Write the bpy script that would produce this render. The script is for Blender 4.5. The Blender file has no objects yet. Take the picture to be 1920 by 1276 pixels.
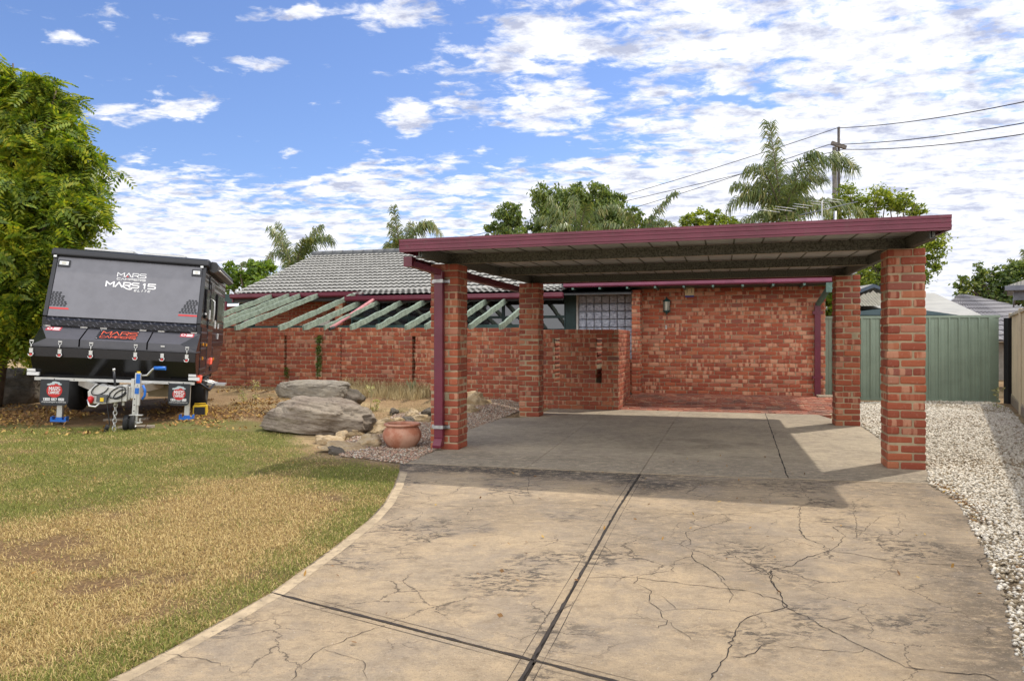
import bpy, bmesh, math, random
import numpy as np
from mathutils import Vector, Matrix
from mathutils.geometry import delaunay_2d_cdt
rnd = random.Random(7); rng = np.random.default_rng(11)
scene = bpy.context.scene; COL = scene.collection
R = math.radians
# ------------------------------------------------------------------ camera, light, sky
F, CX, CY, H = 1380., 960., 638., 1.33
cam = bpy.data.cameras.new('camera'); camo = bpy.data.objects.new('camera', cam); COL.objects.link(camo)
camo.location = (0, 0, H); camo.rotation_euler = (R(90), 0, 0)
cam.sensor_width = 36; cam.lens = 36 * F / 1920; cam.clip_end = 3000; cam.clip_start = .05
scene.camera = camo
scene.view_settings.view_transform = 'Standard'; scene.view_settings.look = 'None'
scene.view_settings.exposure = 0.92; scene.view_settings.gamma = 1
SUN_EL, SUN_AZ = R(56), R(57)
sd = Vector((math.sin(SUN_AZ) * math.cos(SUN_EL), math.cos(SUN_AZ) * math.cos(SUN_EL), math.sin(SUN_EL)))
sun = bpy.data.lights.new('sun', 'SUN'); suno = bpy.data.objects.new('sun', sun); COL.objects.link(suno)
sun.energy = 2.0; sun.angle = R(1.0); sun.color = (1, .93, .82)
suno.location = (10, 10, 20); suno.rotation_euler = sd.to_track_quat('Z', 'Y').to_euler()
world = bpy.data.worlds.new('World'); scene.world = world; world.use_nodes = True

class NT:
    """tiny node-tree helper"""
    def __init__(s, nt): s.nt = nt; nt.nodes.clear()
    def n(s, t, ins=None, **kw):
        nd = s.nt.nodes.new(t)
        for k, v in kw.items(): setattr(nd, k, v)
        for k, v in (ins or {}).items():
            sock = nd.inputs[k]
            if isinstance(v, bpy.types.NodeSocket): s.nt.links.new(v, sock)
            else: sock.default_value = v
        return nd
    def m(s, op, a, b=0., c=0., clamp=False):
        nd = s.n('ShaderNodeMath', {0: a, 1: b, 2: c}, operation=op); nd.use_clamp = clamp; return nd.outputs[0]
    def mix(s, f, a, b, bt='MIX'):
        nd = s.n('ShaderNodeMix', {0: f, 6: a, 7: b}, data_type='RGBA', blend_type=bt); return nd.outputs[2]
    def noise(s, vec, scale, det=4, rough=.55, out=0, dist=0.):
        nd = s.n('ShaderNodeTexNoise', {'Scale': scale, 'Detail': det, 'Roughness': rough, 'Distortion': dist})
        if vec is not None: s.nt.links.new(vec, nd.inputs['Vector'])
        return nd.outputs[out]
    def ramp(s, f, stops, interp='LINEAR'):
        nd = s.n('ShaderNodeValToRGB', {0: f}); cr = nd.color_ramp; cr.interpolation = interp
        while len(cr.elements) < len(stops): cr.elements.new(.5)
        for e, (p, c) in zip(cr.elements, stops):
            e.position = p; e.color = (*c, 1) if len(c) == 3 else c
        return nd.outputs[0]
    def sm(s, f, a, b):
        nd = s.n('ShaderNodeMapRange', {0: f, 1: a, 2: b}, interpolation_type='SMOOTHSTEP'); return nd.outputs[0]
    def mapping(s, vec, scale=(1, 1, 1), loc=(0, 0, 0), rot=(0, 0, 0)):
        return s.n('ShaderNodeMapping', {0: vec, 1: loc, 2: rot, 3: scale}).outputs[0]

CLOUDS = [(200, 205, 75, 28, .16), (345, 200, 110, 36, .20), (490, 125, 85, 30, .19), (365, 62, 50, 20, .16), (520, 25, 120, 26, .20), (720, 15, 170, 34, .2), (775, 215, 60, 45, .24), (860, 185, 60, 40, .15), (270, 285, 60, 16, .14), (540, 275, 40, 14, .14), (660, 340, 110, 36, .2), (210, 325, 90, 24, .15), (600, 115, 50, 10, .12), (130, 65, 60, 20, .11),
          (990, 80, 140, 70, .14), (1000, 210, 130, 60, .12), (980, 275, 90, 24, -.12), (1170, 150, 60, 30, -.12), (1380, 190, 120, 16, -.13), (1130, 130, 40, 22, -.1), (1060, 280, 90, 20, -.12)]
def build_world():
    t = NT(world.node_tree)
    sky = t.n('ShaderNodeTexSky', sky_type='NISHITA', sun_disc=False, sun_elevation=SUN_EL, sun_rotation=SUN_AZ,
              altitude=50, air_density=1.0, dust_density=.6, ozone_density=2.0)
    tc = t.n('ShaderNodeTexCoord').outputs['Generated']
    x, y, z = t.n('ShaderNodeSeparateXYZ', {0: tc}).outputs
    zz = t.m('ADD', t.m('MAXIMUM', z, 0.), .11)
    p = t.n('ShaderNodeCombineXYZ', {0: t.m('DIVIDE', x, zz), 1: t.m('DIVIDE', y, zz), 2: 0.}).outputs[0]
    big = t.noise(t.mapping(p, loc=(3.1, 7.7, 0)), .62, 3, .5)
    med = t.noise(t.mapping(p, scale=(1, 1.15, 1), loc=(11.3, 2.2, 0), rot=(0, 0, .35)), 2.6, 8, .60, dist=.35)
    cell = t.noise(t.mapping(p, loc=(5, 5, 0), rot=(0, 0, .5), scale=(1., 1.35, 1)), 9.5, 6, .62, dist=.3)
    az = t.m('DIVIDE', x, t.m('MAXIMUM', y, .05))                # tan azimuth: clouds thicken to the right
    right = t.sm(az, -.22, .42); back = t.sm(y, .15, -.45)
    low = t.m('SUBTRACT', 1., t.sm(z, .12, .27))
    cover = t.m('ADD', t.m('MULTIPLY', right, .155), t.m('MULTIPLY', low, .20)); cover = t.m('ADD', cover, t.m('MULTIPLY', back, .3))  # last term adds extra cloud cover behind the camera
    cover = t.m('ADD', cover, t.m('MULTIPLY', t.m('SUBTRACT', big, .46), .42))
    fine = t.m('ADD', t.m('MULTIPLY', med, .44), t.m('MULTIPLY', cell, .56))
    d = t.m('ADD', fine, cover)
    gxz = t.n('ShaderNodeCombineXYZ', {0: az, 1: t.m('DIVIDE', z, t.m('MAXIMUM', y, .05)), 2: 0.}).outputs[0]
    wob = t.noise(gxz, 9., 4, .6, out=1); gw = t.n('ShaderNodeVectorMath', {0: gxz, 1: t.n('ShaderNodeVectorMath', {0: wob, 1: (.09, .06, 0)}, operation='MULTIPLY').outputs[0]}, operation='ADD').outputs[0]
    front = t.sm(y, .2, .4)
    for px, py, rx, ry, w in CLOUDS:                             # single cumulus patches, by direction
        off = t.n('ShaderNodeVectorMath', {0: gw, 1: ((px - CX) / F + .045, (CY - py) / F + .03, 0)}, operation='SUBTRACT').outputs[0]
        ln = t.n('ShaderNodeVectorMath', {0: t.n('ShaderNodeVectorMath', {0: off, 1: (F / rx, F / ry, 0)}, operation='MULTIPLY').outputs[0]}, operation='LENGTH').outputs['Value']
        d = t.m('ADD', d, t.m('MULTIPLY', t.m('MULTIPLY', t.sm(ln, 1.25, .1), w), front))
    mask = t.sm(d, .548, .69)
    shade = t.noise(t.mapping(p, loc=(5.04, 5.03, 0), rot=(0, 0, .5), scale=(1, 1.3, 1)), 7., 7, .65)
    thick = t.sm(d, .66, .95)
    cl = t.ramp(shade, [(.36, (2.3, 2.45, 3.1)), (.45, (3.6, 3.7, 4.1)), (.57, (4.9, 4.9, 5.0))])
    cl = t.mix(t.m('MULTIPLY', thick, .35), t.n('ShaderNodeRGB').outputs[0], cl) if False else cl
    cl = t.mix(t.m('MULTIPLY', back, 1.), cl, (9.5, 9.5, 9.6, 1))  # bright cloud added behind the camera to light the walls facing it
    hz = t.m('SUBTRACT', 1., t.sm(z, .0, .22))
    cl = t.mix(t.m('MULTIPLY', hz, .45), cl, (3.9, 3.95, 4.3, 1))
    blue = t.mix(1., sky.outputs[0], (.50, .55, .70, 1), 'MULTIPLY')
    blue = t.mix(t.m('MULTIPLY', hz, .4), blue, (2.6, 3.3, 4.8, 1))
    col = t.mix(t.m('MULTIPLY', mask, .96), blue, cl)
    ground = t.sm(z, -.02, -.002)
    col = t.mix(ground, (1.6, 1.4, 1.1, 1), col)
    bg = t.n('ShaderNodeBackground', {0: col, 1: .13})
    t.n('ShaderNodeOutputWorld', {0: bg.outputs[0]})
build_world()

# ------------------------------------------------------------------ frames
A = R(15.9)
M_W = Matrix.Identity(4)
M_H = Matrix.Rotation(-A, 4, 'Z')                      # house frame: x along the frontage, y away from the street
ca, sa = math.cos(A), math.sin(A)
def hw(s, c): return (s * ca + c * sa, -s * sa + c * ca)
def wh(X, Y): return (X * ca - Y * sa, X * sa + Y * ca)
def SS(x, a, b):
    t = np.clip((x - a) / (b - a), 0, 1); return t * t * (3 - 2 * t)
def g(X, Y):
    """terrain height: level round the drive, the garden rises to the left and towards the house"""
    s = X * ca - Y * sa; c = X * sa + Y * ca
    z = .13 * SS(-s, 3.7, 8.) * SS(c, -1, 7.) + .15 * SS(c, 11.2, 14.) * SS(-s, 3.3, 4.3) * (1 - .0 * c)
    return z + .03 * SS(s, 2.2, 4) * SS(c, 6, 14) + .05 * SS(c, 8, 14) * SS(-s, 7, 10)
def at(px, py, z=None):
    """ground point seen at a photo pixel"""
    zz = 0. if z is None else z
    for _ in range(12):
        D = (H - zz) * F / (py - CY); X = (px - CX) / F * D
        if z is not None: break
        zz = float(g(np.float64(X), np.float64(D)))
    return X, D, zz
def sc(px, c):
    """house x of a photo column on the plane y=c"""
    u = (px - CX) / F
    return (u * c * ca - c * sa) / (ca + u * sa)

# ------------------------------------------------------------------ mesh builder
class MB:
    def __init__(s): s.V = []; s.Fs = []; s.n = 0
    def add(s, V, Fa, mat=0, smooth=False):
        V = np.asarray(V, float).reshape(-1, 3)
        groups = {}
        if isinstance(Fa, np.ndarray): groups[Fa.shape[1]] = Fa
        else:
            for f in Fa: groups.setdefault(len(f), []).append(f)
        for k, f in groups.items():
            s.Fs.append((np.asarray(f, np.int64) + s.n, mat, smooth))
        s.V.append(V); s.n += len(V); return s
    def box(s, x0, x1, y0, y1, z0, z1, mat=0, M=None):
        V = np.array([(x, y, z) for z in (z0, z1) for y in (y0, y1) for x in (x0, x1)], float)
        if M is not None: V = V @ np.array(M.to_3x3()).T + np.array(M.translation)
        return s.add(V, [(0, 2, 3, 1), (4, 5, 7, 6), (0, 1, 5, 4), (2, 6, 7, 3), (0, 4, 6, 2), (1, 3, 7, 5)], mat)
    def bar(s, p, q, w, h, mat=0, up=(0, 0, 1)):
        p = np.array(p, float); q = np.array(q, float); d = q - p; L = np.linalg.norm(d); d /= L
        up = np.array(up, float); r = np.cross(d, up); r /= np.linalg.norm(r); u = np.cross(r, d)
        V = [b + r * (w / 2) * i + u * (h / 2) * j for b in (p, q) for i, j in ((-1, -1), (1, -1), (1, 1), (-1, 1))]
        return s.add(V, [(0, 1, 2, 3), (7, 6, 5, 4), (0, 4, 5, 1), (1, 5, 6, 2), (2, 6, 7, 3), (3, 7, 4, 0)], mat)
    def tube(s, pts, r, n=8, mat=0, smooth=True, caps=True):
        P = np.array(pts, float); k = len(P); r = np.broadcast_to(np.asarray(r, float), (k,))
        T = np.gradient(P, axis=0); T /= np.linalg.norm(T, axis=1)[:, None] + 1e-9
        a = np.array([0, 0, 1.]) if abs(T[0][2]) < .9 else np.array([1., 0, 0]); V = []
        for i in range(k):
            u = np.cross(T[i], a); u /= np.linalg.norm(u) + 1e-9; v = np.cross(T[i], u); a = -v if np.dot(-v, a) > 0 else v
            th = np.arange(n) * 2 * np.pi / n
            V.append(P[i] + r[i] * (np.cos(th)[:, None] * u + np.sin(th)[:, None] * a))
        V = np.concatenate(V)
        Q = [(i * n + j, i * n + (j + 1) % n, (i + 1) * n + (j + 1) % n, (i + 1) * n + j) for i in range(k - 1) for j in range(n)]
        s.add(V, Q, mat, smooth)
        if caps: s.Fs.append((np.array([list(range(n))[::-1]]) + s.n - k * n, mat, False)); s.Fs.append((np.array([list(range(n))]) + s.n - n, mat, False))
        return s
    def prism(s, prof, axis, a0, a1, mat=0):
        """prof: polygon in the two other axes (in x,y,z order)"""
        k = len(prof); V = []
        for a in (a0, a1):
            for p in prof:
                v = list(p); v.insert(axis, a); V.append(v)
        Q = [(i, (i + 1) % k, k + (i + 1) % k, k + i) for i in range(k)]
        return s.add(V, Q + [tuple(range(k))[::-1], tuple(range(k, 2 * k))], mat)
    def lathe(s, prof, c=(0, 0, 0), n=32, mat=0, smooth=True, axis=2):
        k = len(prof); V = []
        for r, z in prof:
            for j in range(n):
                t = 2 * math.pi * j / n; v = [r * math.cos(t), r * math.sin(t)]; v.insert(axis, z)
                V.append([v[i] + c[i] for i in range(3)])
        return s.add(V, [(i * n + j, i * n + (j + 1) % n, (i + 1) * n + (j + 1) % n, (i + 1) * n + j) for i in range(k - 1) for j in range(n)], mat, smooth)
    def disc(s, c, r, nrm_axis=1, n=24, mat=0, t=.002):
        prof = [(r * math.cos(2 * math.pi * j / n) + [c[i] for i in range(3) if i != nrm_axis][0],
                 r * math.sin(2 * math.pi * j / n) + [c[i] for i in range(3) if i != nrm_axis][1]) for j in range(n)]
        return s.prism(prof, nrm_axis, c[nrm_axis] - t, c[nrm_axis] + t, mat)
    def mesh(s, name, mats, org=(0, 0, 0)):
        me = bpy.data.meshes.new(name)
        V = np.concatenate(s.V) - np.asarray(org, float)
        idx = np.concatenate([f.ravel() for f, _, _ in s.Fs])
        sizes = np.concatenate([np.full(len(f), f.shape[1]) for f, _, _ in s.Fs])
        mi = np.concatenate([np.full(len(f), m) for f, m, _ in s.Fs]); smo = np.concatenate([np.full(len(f), q) for f, _, q in s.Fs])
        me.vertices.add(len(V)); me.vertices.foreach_set('co', V.astype(np.float32).ravel())
        me.loops.add(len(idx)); me.loops.foreach_set('vertex_index', idx.astype(np.int32))
        me.polygons.add(len(sizes)); me.polygons.foreach_set('loop_start', (np.cumsum(sizes) - sizes).astype(np.int32))
        me.polygons.foreach_set('material_index', mi.astype(np.int32)); me.polygons.foreach_set('use_smooth', smo.astype(bool))
        me.update(calc_edges=True); me.validate()
        for m in (mats if isinstance(mats, (list, tuple)) else [mats]): me.materials.append(m)
        return me
def tagit(o, label=None, cat=None, group=None, kind=None):
    for k, v in (('label', label), ('category', cat), ('group', group), ('kind', kind)):
        if v: o[k] = v
    return o
def addmods(o, bevel=0, recalc=True):
    if recalc:
        bm = bmesh.new(); bm.from_mesh(o.data); bmesh.ops.recalc_face_normals(bm, faces=bm.faces); bm.to_mesh(o.data); bm.free()
    if bevel:
        b = o.modifiers.new('bevel', 'BEVEL'); b.width = bevel; b.segments = 2; b.limit_method = 'ANGLE'; b.angle_limit = R(40)
class Thing:
    def __init__(s, name, label, cat, frame=M_W, org=(0, 0, 0), group=None):
        s.o = bpy.data.objects.new(name, None); COL.objects.link(s.o); s.org = org; s.o.empty_display_size = .3
        s.o.matrix_world = frame @ Matrix.Translation(org); tagit(s.o, label, cat, group)
    def part(s, name, mb, mats, parent=None, label=None, bevel=0, recalc=True, kind=None):
        o = bpy.data.objects.new(name, mb.mesh(name, mats, s.org)); COL.objects.link(o); o.parent = parent or s.o
        addmods(o, bevel, recalc)
        if label: o['label'] = label
        if kind: o['kind'] = kind
        return o
def solo(name, mb, mats, label=None, cat=None, frame=M_W, org=(0, 0, 0), group=None, kind=None, bevel=0, recalc=True):
    o = bpy.data.objects.new(name, mb.mesh(name, mats, org)); COL.objects.link(o)
    o.matrix_world = frame @ Matrix.Translation(org); addmods(o, bevel, recalc)
    return tagit(o, label, cat, group, kind)

# ------------------------------------------------------------------ materials
def newmat(name):
    m = bpy.data.materials.new(name); m.use_nodes = True; return m, NT(m.node_tree)
def out(t, bsdf): t.n('ShaderNodeOutputMaterial', {0: bsdf})
def bump(t, h, strength=.3, dist=.01): return t.n('ShaderNodeBump', {'Strength': strength, 'Distance': dist, 'Height': h}).outputs[0]
def pm(name, col, rough=.6, metal=0., var=.12, vs=6., col2=None, bs=.0, bsc=60., spec=.5, grime=0., coat=0.):
    """principled paint/metal/wood with soft colour variation and fine bump"""
    m, t = newmat(name); tc = t.n('ShaderNodeTexCoord').outputs['Object']
    nz = t.noise(tc, vs, 5, .6); col2 = col2 or tuple(c * (1 - 2.2 * var) for c in col)
    c = t.mix(t.sm(nz, .35, .68), (*col, 1), (*col2, 1))
    if grime:
        g2 = t.noise(tc, vs * 3.7, 6, .7); c = t.mix(t.m('MULTIPLY', t.sm(g2, .52, .72), grime), c, (.09, .075, .055, 1))
    ins = {'Base Color': c, 'Roughness': t.m('ADD', rough, t.m('MULTIPLY', t.m('SUBTRACT', nz, .5), .25)), 'Metallic': metal, 'Specular IOR Level': spec, 'Coat Weight': coat}
    if bs: ins['Normal'] = bump(t, t.noise(tc, bsc, 4, .6), bs, .01)
    out(t, t.n('ShaderNodeBsdfPrincipled', ins).outputs[0]); return m
def brick_mat(name, k=1., dust=0., pale=.72, th0=.53):
    m, t = newmat(name); tc = t.n('ShaderNodeTexCoord').outputs['Object']
    rid = t.n('ShaderNodeNewGeometry').outputs['Random Per Island']
    x, y, z = t.n('ShaderNodeSeparateXYZ', {0: tc}).outputs
    u = t.m('ADD', t.m('ADD', x, y), t.m('MULTIPLY', rid, 91.))
    base = t.ramp(rid, [(0, (.23*k, .055*k, .033*k)), (.08, (.29*k, .071*k, .037*k)), (.30, (.35*k, .088*k, .042*k)), (.50, (.27*k, .061*k, .033*k)),
                        (.62, (.40*k, .116*k, .053*k)), (.74, (.31*k, .076*k, .040*k)), (.85, (.43*k, .159*k, .077*k)), (.92, (.43*k, .20*k, .125*k)), (.95, (.25*k, .085*k, .061*k)),
                        (.995, (.14, .07, .055))], 'CONSTANT')
    base = t.mix(.25, base, (.33 * k, .085 * k, .045 * k, 1))
    st = t.n('ShaderNodeCombineXYZ', {0: t.m('MULTIPLY', u, 13.), 1: t.m('MULTIPLY', z, 1.2), 2: rid}).outputs[0]
    n1 = t.noise(st, 1., 2, .4)
    r2 = t.m('FRACT', t.m('MULTIPLY', rid, 17.3))
    stripe = t.m('MULTIPLY', t.sm(n1, th0, th0 + .07), t.sm(r2, .35, .75))
    n2 = t.noise(tc, 24., 6, .65)
    c = t.mix(t.m('MULTIPLY', stripe, pale), base, (.56*k, .29*k, .18*k, 1))
    c = t.mix(t.m('MULTIPLY', t.sm(n2, .56, .76), .55), c, (.52*k, .31*k, .23*k, 1))
    c = t.mix(t.m('MULTIPLY', t.sm(t.noise(tc, 60., 4, .7), .56, .7), .35), c, (.10, .035, .025, 1))
    if dust: c = t.mix(t.m('MULTIPLY', t.sm(t.noise(tc, 5., 5, .7), .3, .7), dust), c, (.30, .20, .15, 1)); c = t.mix(t.m('MULTIPLY', t.sm(t.noise(tc, 1.6, 4, .6), .5, .62), .5), c, (.09, .07, .06, 1))
    hb = t.m('ADD', t.noise(tc, 45., 6, .7), t.m('MULTIPLY', t.noise(tc, 220., 2, .5), .4))
    out(t, t.n('ShaderNodeBsdfPrincipled', {'Base Color': c, 'Roughness': .78, 'Specular IOR Level': .35, 'Normal': bump(t, hb, .55, .006)}).outputs[0]); return m
def leaf_mat(name, cols, trans=.35, sc_=1.2, rough=.45):
    m, t = newmat(name); tc = t.n('ShaderNodeTexCoord').outputs['Object']
    rid = t.n('ShaderNodeNewGeometry').outputs['Random Per Island']
    f = t.m('ADD', t.m('MULTIPLY', rid, .45), t.m('MULTIPLY', t.noise(tc, sc_, 3, .6), .62))
    n = len(cols); c = t.ramp(f, [(.22 + .58 * i / (n - 1), q) for i, q in enumerate(cols)])
    p = t.n('ShaderNodeBsdfPrincipled', {'Base Color': c, 'Roughness': rough, 'Specular IOR Level': .4})
    tr = t.n('ShaderNodeBsdfTranslucent', {0: t.mix(1., c, (1.5, 1.5, .6, 1), 'MULTIPLY')})
    out(t, t.n('ShaderNodeMixShader', {0: trans, 1: p.outputs[0], 2: tr.outputs[0]}).outputs[0]); return m
mortar = pm('mortar', (.42, .33, .21), .9, var=.16, vs=5, bs=.5, bsc=120)
brick = brick_mat('clinker_brick', .95); brick_pale = brick_mat('pale_clinker_brick', 1.15, 0, .85, .45)
paver = brick_mat('paver_brick', 1.0, .5)
maroon = pm('maroon_paint', (.135, .016, .036), .38, var=.1, vs=3, grime=.25)
maroon_light = pm('maroon_sheen_paint', (.20, .04, .085), .3, var=.1, vs=3, grime=.2)  # paler maroon: the gutter's glossy reflection put into the colour
teal = pm('teal_paint', (.10, .19, .155), .6, var=.18, vs=5, grime=.35, bs=.2)
teal_dark = pm('dark_teal_paint', (.018, .06, .06), .5, var=.15, vs=4)
rafter_m = pm('weathered_rafter_paint', (.25, .315, .24), .75, var=.2, vs=9, grime=.5, bs=.6, bsc=40)
beam_m = pm('weathered_dark_steel', (.13, .135, .115), .7, var=.25, vs=60, col2=(.035, .038, .033), grime=.0, bs=.5)
beam_tan = pm('pale_tan_steel', (.50, .40, .27), .8, var=.3, vs=9)  # pale tan of the lower purlin flanges
deck_m = pm('grey_roof_deck', (.42, .43, .43), .55, var=.1, vs=3)
# ------------------------------------------------------------------ ground
def vnoise(X, Y, scale, seed=0, octv=4):
    r = np.random.default_rng(seed); tot = np.zeros_like(X, float); amp = 1.; nrm = 0
    for o in range(octv):
        G_ = r.random((64, 64)); x = X * scale * 2 ** o + 1000; y = Y * scale * 2 ** o + 1000
        i = np.floor(x).astype(int); j = np.floor(y).astype(int); fx = x - i; fy = y - j
        fx = fx * fx * (3 - 2 * fx); fy = fy * fy * (3 - 2 * fy)
        a = G_[i % 64, j % 64]; b = G_[(i + 1) % 64, j % 64]; c = G_[i % 64, (j + 1) % 64]; d = G_[(i + 1) % 64, (j + 1) % 64]
        tot += amp * ((a * (1 - fx) + b * fx) * (1 - fy) + (c * (1 - fx) + d * fx) * fy); nrm += amp; amp *= .55
    return tot / nrm
def inpoly(X, Y, P):
    r = np.zeros(X.shape, bool); n = len(P)
    for i in range(n):
        x0, y0 = P[i][:2]; x1, y1 = P[(i + 1) % n][:2]
        c = ((y0 > Y) != (y1 > Y)); xi = (x1 - x0) * (Y - y0) / ((y1 - y0) if y1 != y0 else 1e-9) + x0
        r ^= c & (X < xi)
    return r
def pdist(X, Y, P, closed=False):
    d = np.full(X.shape, 1e9); n = len(P)
    for i in range(n if closed else n - 1):
        x0, y0 = P[i][:2]; x1, y1 = P[(i + 1) % n][:2]; dx, dy = x1 - x0, y1 - y0
        t = np.clip(((X - x0) * dx + (Y - y0) * dy) / (dx * dx + dy * dy + 1e-12), 0, 1)
        d = np.minimum(d, np.hypot(X - x0 - t * dx, Y - y0 - t * dy))
    return d
DL = [at(*p, 0)[:2] for p in [(750, 867), (748, 885), (739, 910), (720, 943), (690, 975), (640, 1015), (575, 1062), (508, 1110), (420, 1160), (330, 1210), (200, 1276)]] + [(-2.3, 2.1), (-3.3, .8), (-4.2, -1.5), (-4.6, -6)]
DR = [at(*p, 0)[:2] for p in [(1742, 906), (1775, 925), (1805, 950), (1832, 1000), (1856, 1040), (1868, 1080), (1888, 1120), (1902, 1170), (1915, 1230), (1940, 1276)]] + [(2.25, 1.8), (2.5, 0), (2.8, -6)]
JF = [at(*p, 0)[:2] for p in [(750, 867), (980, 877), (1200, 887), (1475, 897), (1742, 906)]]
lawn_back = [at(*p)[:2] for p in [(760, 869), (700, 862), (640, 855), (600, 846), (584, 828), (560, 808), (515, 792), (470, 784), (410, 781), (340, 785), (250, 792), (150, 794), (60, 788), (0, 780)]]
LAWN = lawn_back + [(-14, lawn_back[-1][1]), (-14, -6)] + DL[::-1]
GRB = [at(*p)[:2] for p in [(760, 869), (700, 862), (640, 855), (618, 838), (660, 820), (712, 800), (740, 775), (800, 768), (860, 752), (900, 748), (972, 752), (975, 770), (875, 806), (812, 846)]]
fence_c = (10.25, 15.4)
GRW = [at(*p, 0)[:2] for p in [(1742, 884), (1612, 797), (1560, 772)]] + [hw(2.2, 16.8), (10.2, 15.8)] + [(10.3 - .6 * (15.4 - y), y) for y in (14., 10, 6, 2, -6)] + [(x - .02, y) for x, y in DR[::-1]]
def nus(a, b, st, far, n=14):
    core = np.arange(a, b, st); t = (np.linspace(0, 1, n + 1)[1:]) ** 2.4
    return np.concatenate([(a - t * far)[::-1], core, b + t * far])
gx = nus(-13, 11.5, .085, 900); gy = nus(.8, 19, .085, 900)
XX, YY = np.meshgrid(gx, gy); ZZ = g(XX, YY) - .012
ss_, cc_ = wh(XX, YY)
drive_poly = JF + DR + DL[::-1][:-1]
slabzone = [hw(-3.45, 8.0), hw(2.1, 8.0), hw(2.1, 13.4), hw(1.9, 14.2), hw(-3.1, 14.2), hw(-3.1, 12.6)]
ind = inpoly(XX, YY, drive_poly) & (pdist(XX, YY, drive_poly, True) > .06)
ZZ = ZZ - .09 * ind - .06 * ((ss_ > -3.0) & (ss_ < 1.9) & (cc_ > 8) & (cc_ < 16.8))
ZZ += (vnoise(XX, YY, 1.3, 5) - .5) * .03 * ((~ind) & (np.abs(XX) < 12))
nz = vnoise(XX, YY, .9, 3); nz2 = vnoise(XX, YY, 3.5, 4, 3)
def lerp(a, b, t): return a + (np.asarray(b) - a) * t[..., None]
C = np.zeros(XX.shape + (3,)) + np.array([.30, .205, .115])             # bare dirt
C = lerp(C, (.40, .30, .17), SS(nz, .45, .62))
C = lerp(C, (.17, .12, .07), SS(nz2, .56, .75) * .6)
lit_d = np.hypot((XX + 6.6) / 3.2, (YY - 11.6) / 2.3)
litter = 1 - SS(lit_d + (nz - .5) * .9, .75, 1.15)
C = lerp(C, (.135, .075, .035), litter * .85)
lawn_m = SS(inpoly(XX, YY, LAWN) * 1. * pdist(XX, YY, lawn_back) + (nz2 - .5) * .5, .0, .35)
def grass_mix(X, Y):
    """0 = straw, 1 = green, and bare soil patches"""
    D = Y; n1 = vnoise(X, Y, .7, 21); n2 = vnoise(X, Y, 2.6, 22)
    edge = pdist(X, Y, DL)
    thr = np.clip(5.75 + (X + 3.5) * 1.05, 4.7, 7.3); gr = SS(D + (n1 - .5) * 1.6, thr - .5, thr + .6)
    gr = np.maximum(gr, SS(D, 6.3, 7.0) * (1 - SS(edge + (n2 - .5) * .5, .7, 1.3)))
    gr = np.maximum(gr, (1 - SS(edge + (n2 - .5) * .35, .1, .55)) * .8)
    gr = np.maximum(gr, SS(-X - .8 * D + (n1 - .5) * 2, .0, .9) * SS(D, 3.6, 4.4) * .65)
    gr = np.clip(gr - (1 - SS(n2, .33, .5)) * .3 + (n2 - .5) * .5, 0, 1)
    bare = SS(vnoise(X, Y, 1.5, 23), .62, .74) * (1 - .6 * gr)
    return gr, bare
gr_, bare_ = grass_mix(XX, YY)
L = np.zeros_like(C) + np.array([.24, .165, .075]); L = lerp(L, (.15, .155, .045), gr_); L = lerp(L, (.17, .105, .055), bare_ * .9)
L = lerp(L, (.16, .11, .06), SS(nz2, .5, .8) * .5)
C = C + (L - C) * lawn_m[..., None]
C = lerp(C, (.26, .20, .145), inpoly(XX, YY, GRB) * 1.)
C = lerp(C, (.40, .35, .27), inpoly(XX, YY, GRW) * 1.)
edge_litter = (1 - SS(pdist(XX, YY, DR), .0, .28)) * inpoly(XX, YY, GRW) * SS(nz2, .5, .7)
C = lerp(C, (.11, .07, .04), edge_litter * .9)
nx, ny = len(gx), len(gy)
ii = np.arange(nx * ny).reshape(ny, nx)
quads = np.stack([ii[:-1, :-1], ii[:-1, 1:], ii[1:, 1:], ii[1:, :-1]], -1).reshape(-1, 4)
mb = MB(); mb.add(np.stack([XX, YY, ZZ], -1).reshape(-1, 3), quads, 0, True)
gm, t = newmat('soil_and_turf'); tc = t.n('ShaderNodeTexCoord').outputs['Object']
vc = t.n('ShaderNodeVertexColor', layer_name='tone').outputs[0]
n1 = t.noise(tc, 42., 6, .7); n2 = t.noise(tc, 9., 5, .65)
c = t.mix(t.sm(n1, .35, .7), t.mix(1., vc, (.62, .60, .56, 1), 'MULTIPLY'), t.mix(1., vc, (1.25, 1.22, 1.15, 1), 'MULTIPLY'))
c = t.mix(t.m('MULTIPLY', t.sm(n2, .55, .75), .35), c, (.12, .085, .05, 1))
out(t, t.n('ShaderNodeBsdfPrincipled', {'Base Color': c, 'Roughness': .95, 'Specular IOR Level': .2, 'Normal': bump(t, t.m('ADD', n1, n2), .7, .02)}).outputs[0])
go = solo('ground', mb, gm, kind='structure', recalc=False)
ca_ = go.data.color_attributes.new('tone', 'FLOAT_COLOR', 'POINT')
ca_.data.foreach_set('color', np.concatenate([C.reshape(-1, 3), np.ones((nx * ny, 1))], 1).astype(np.float32).ravel())

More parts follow.
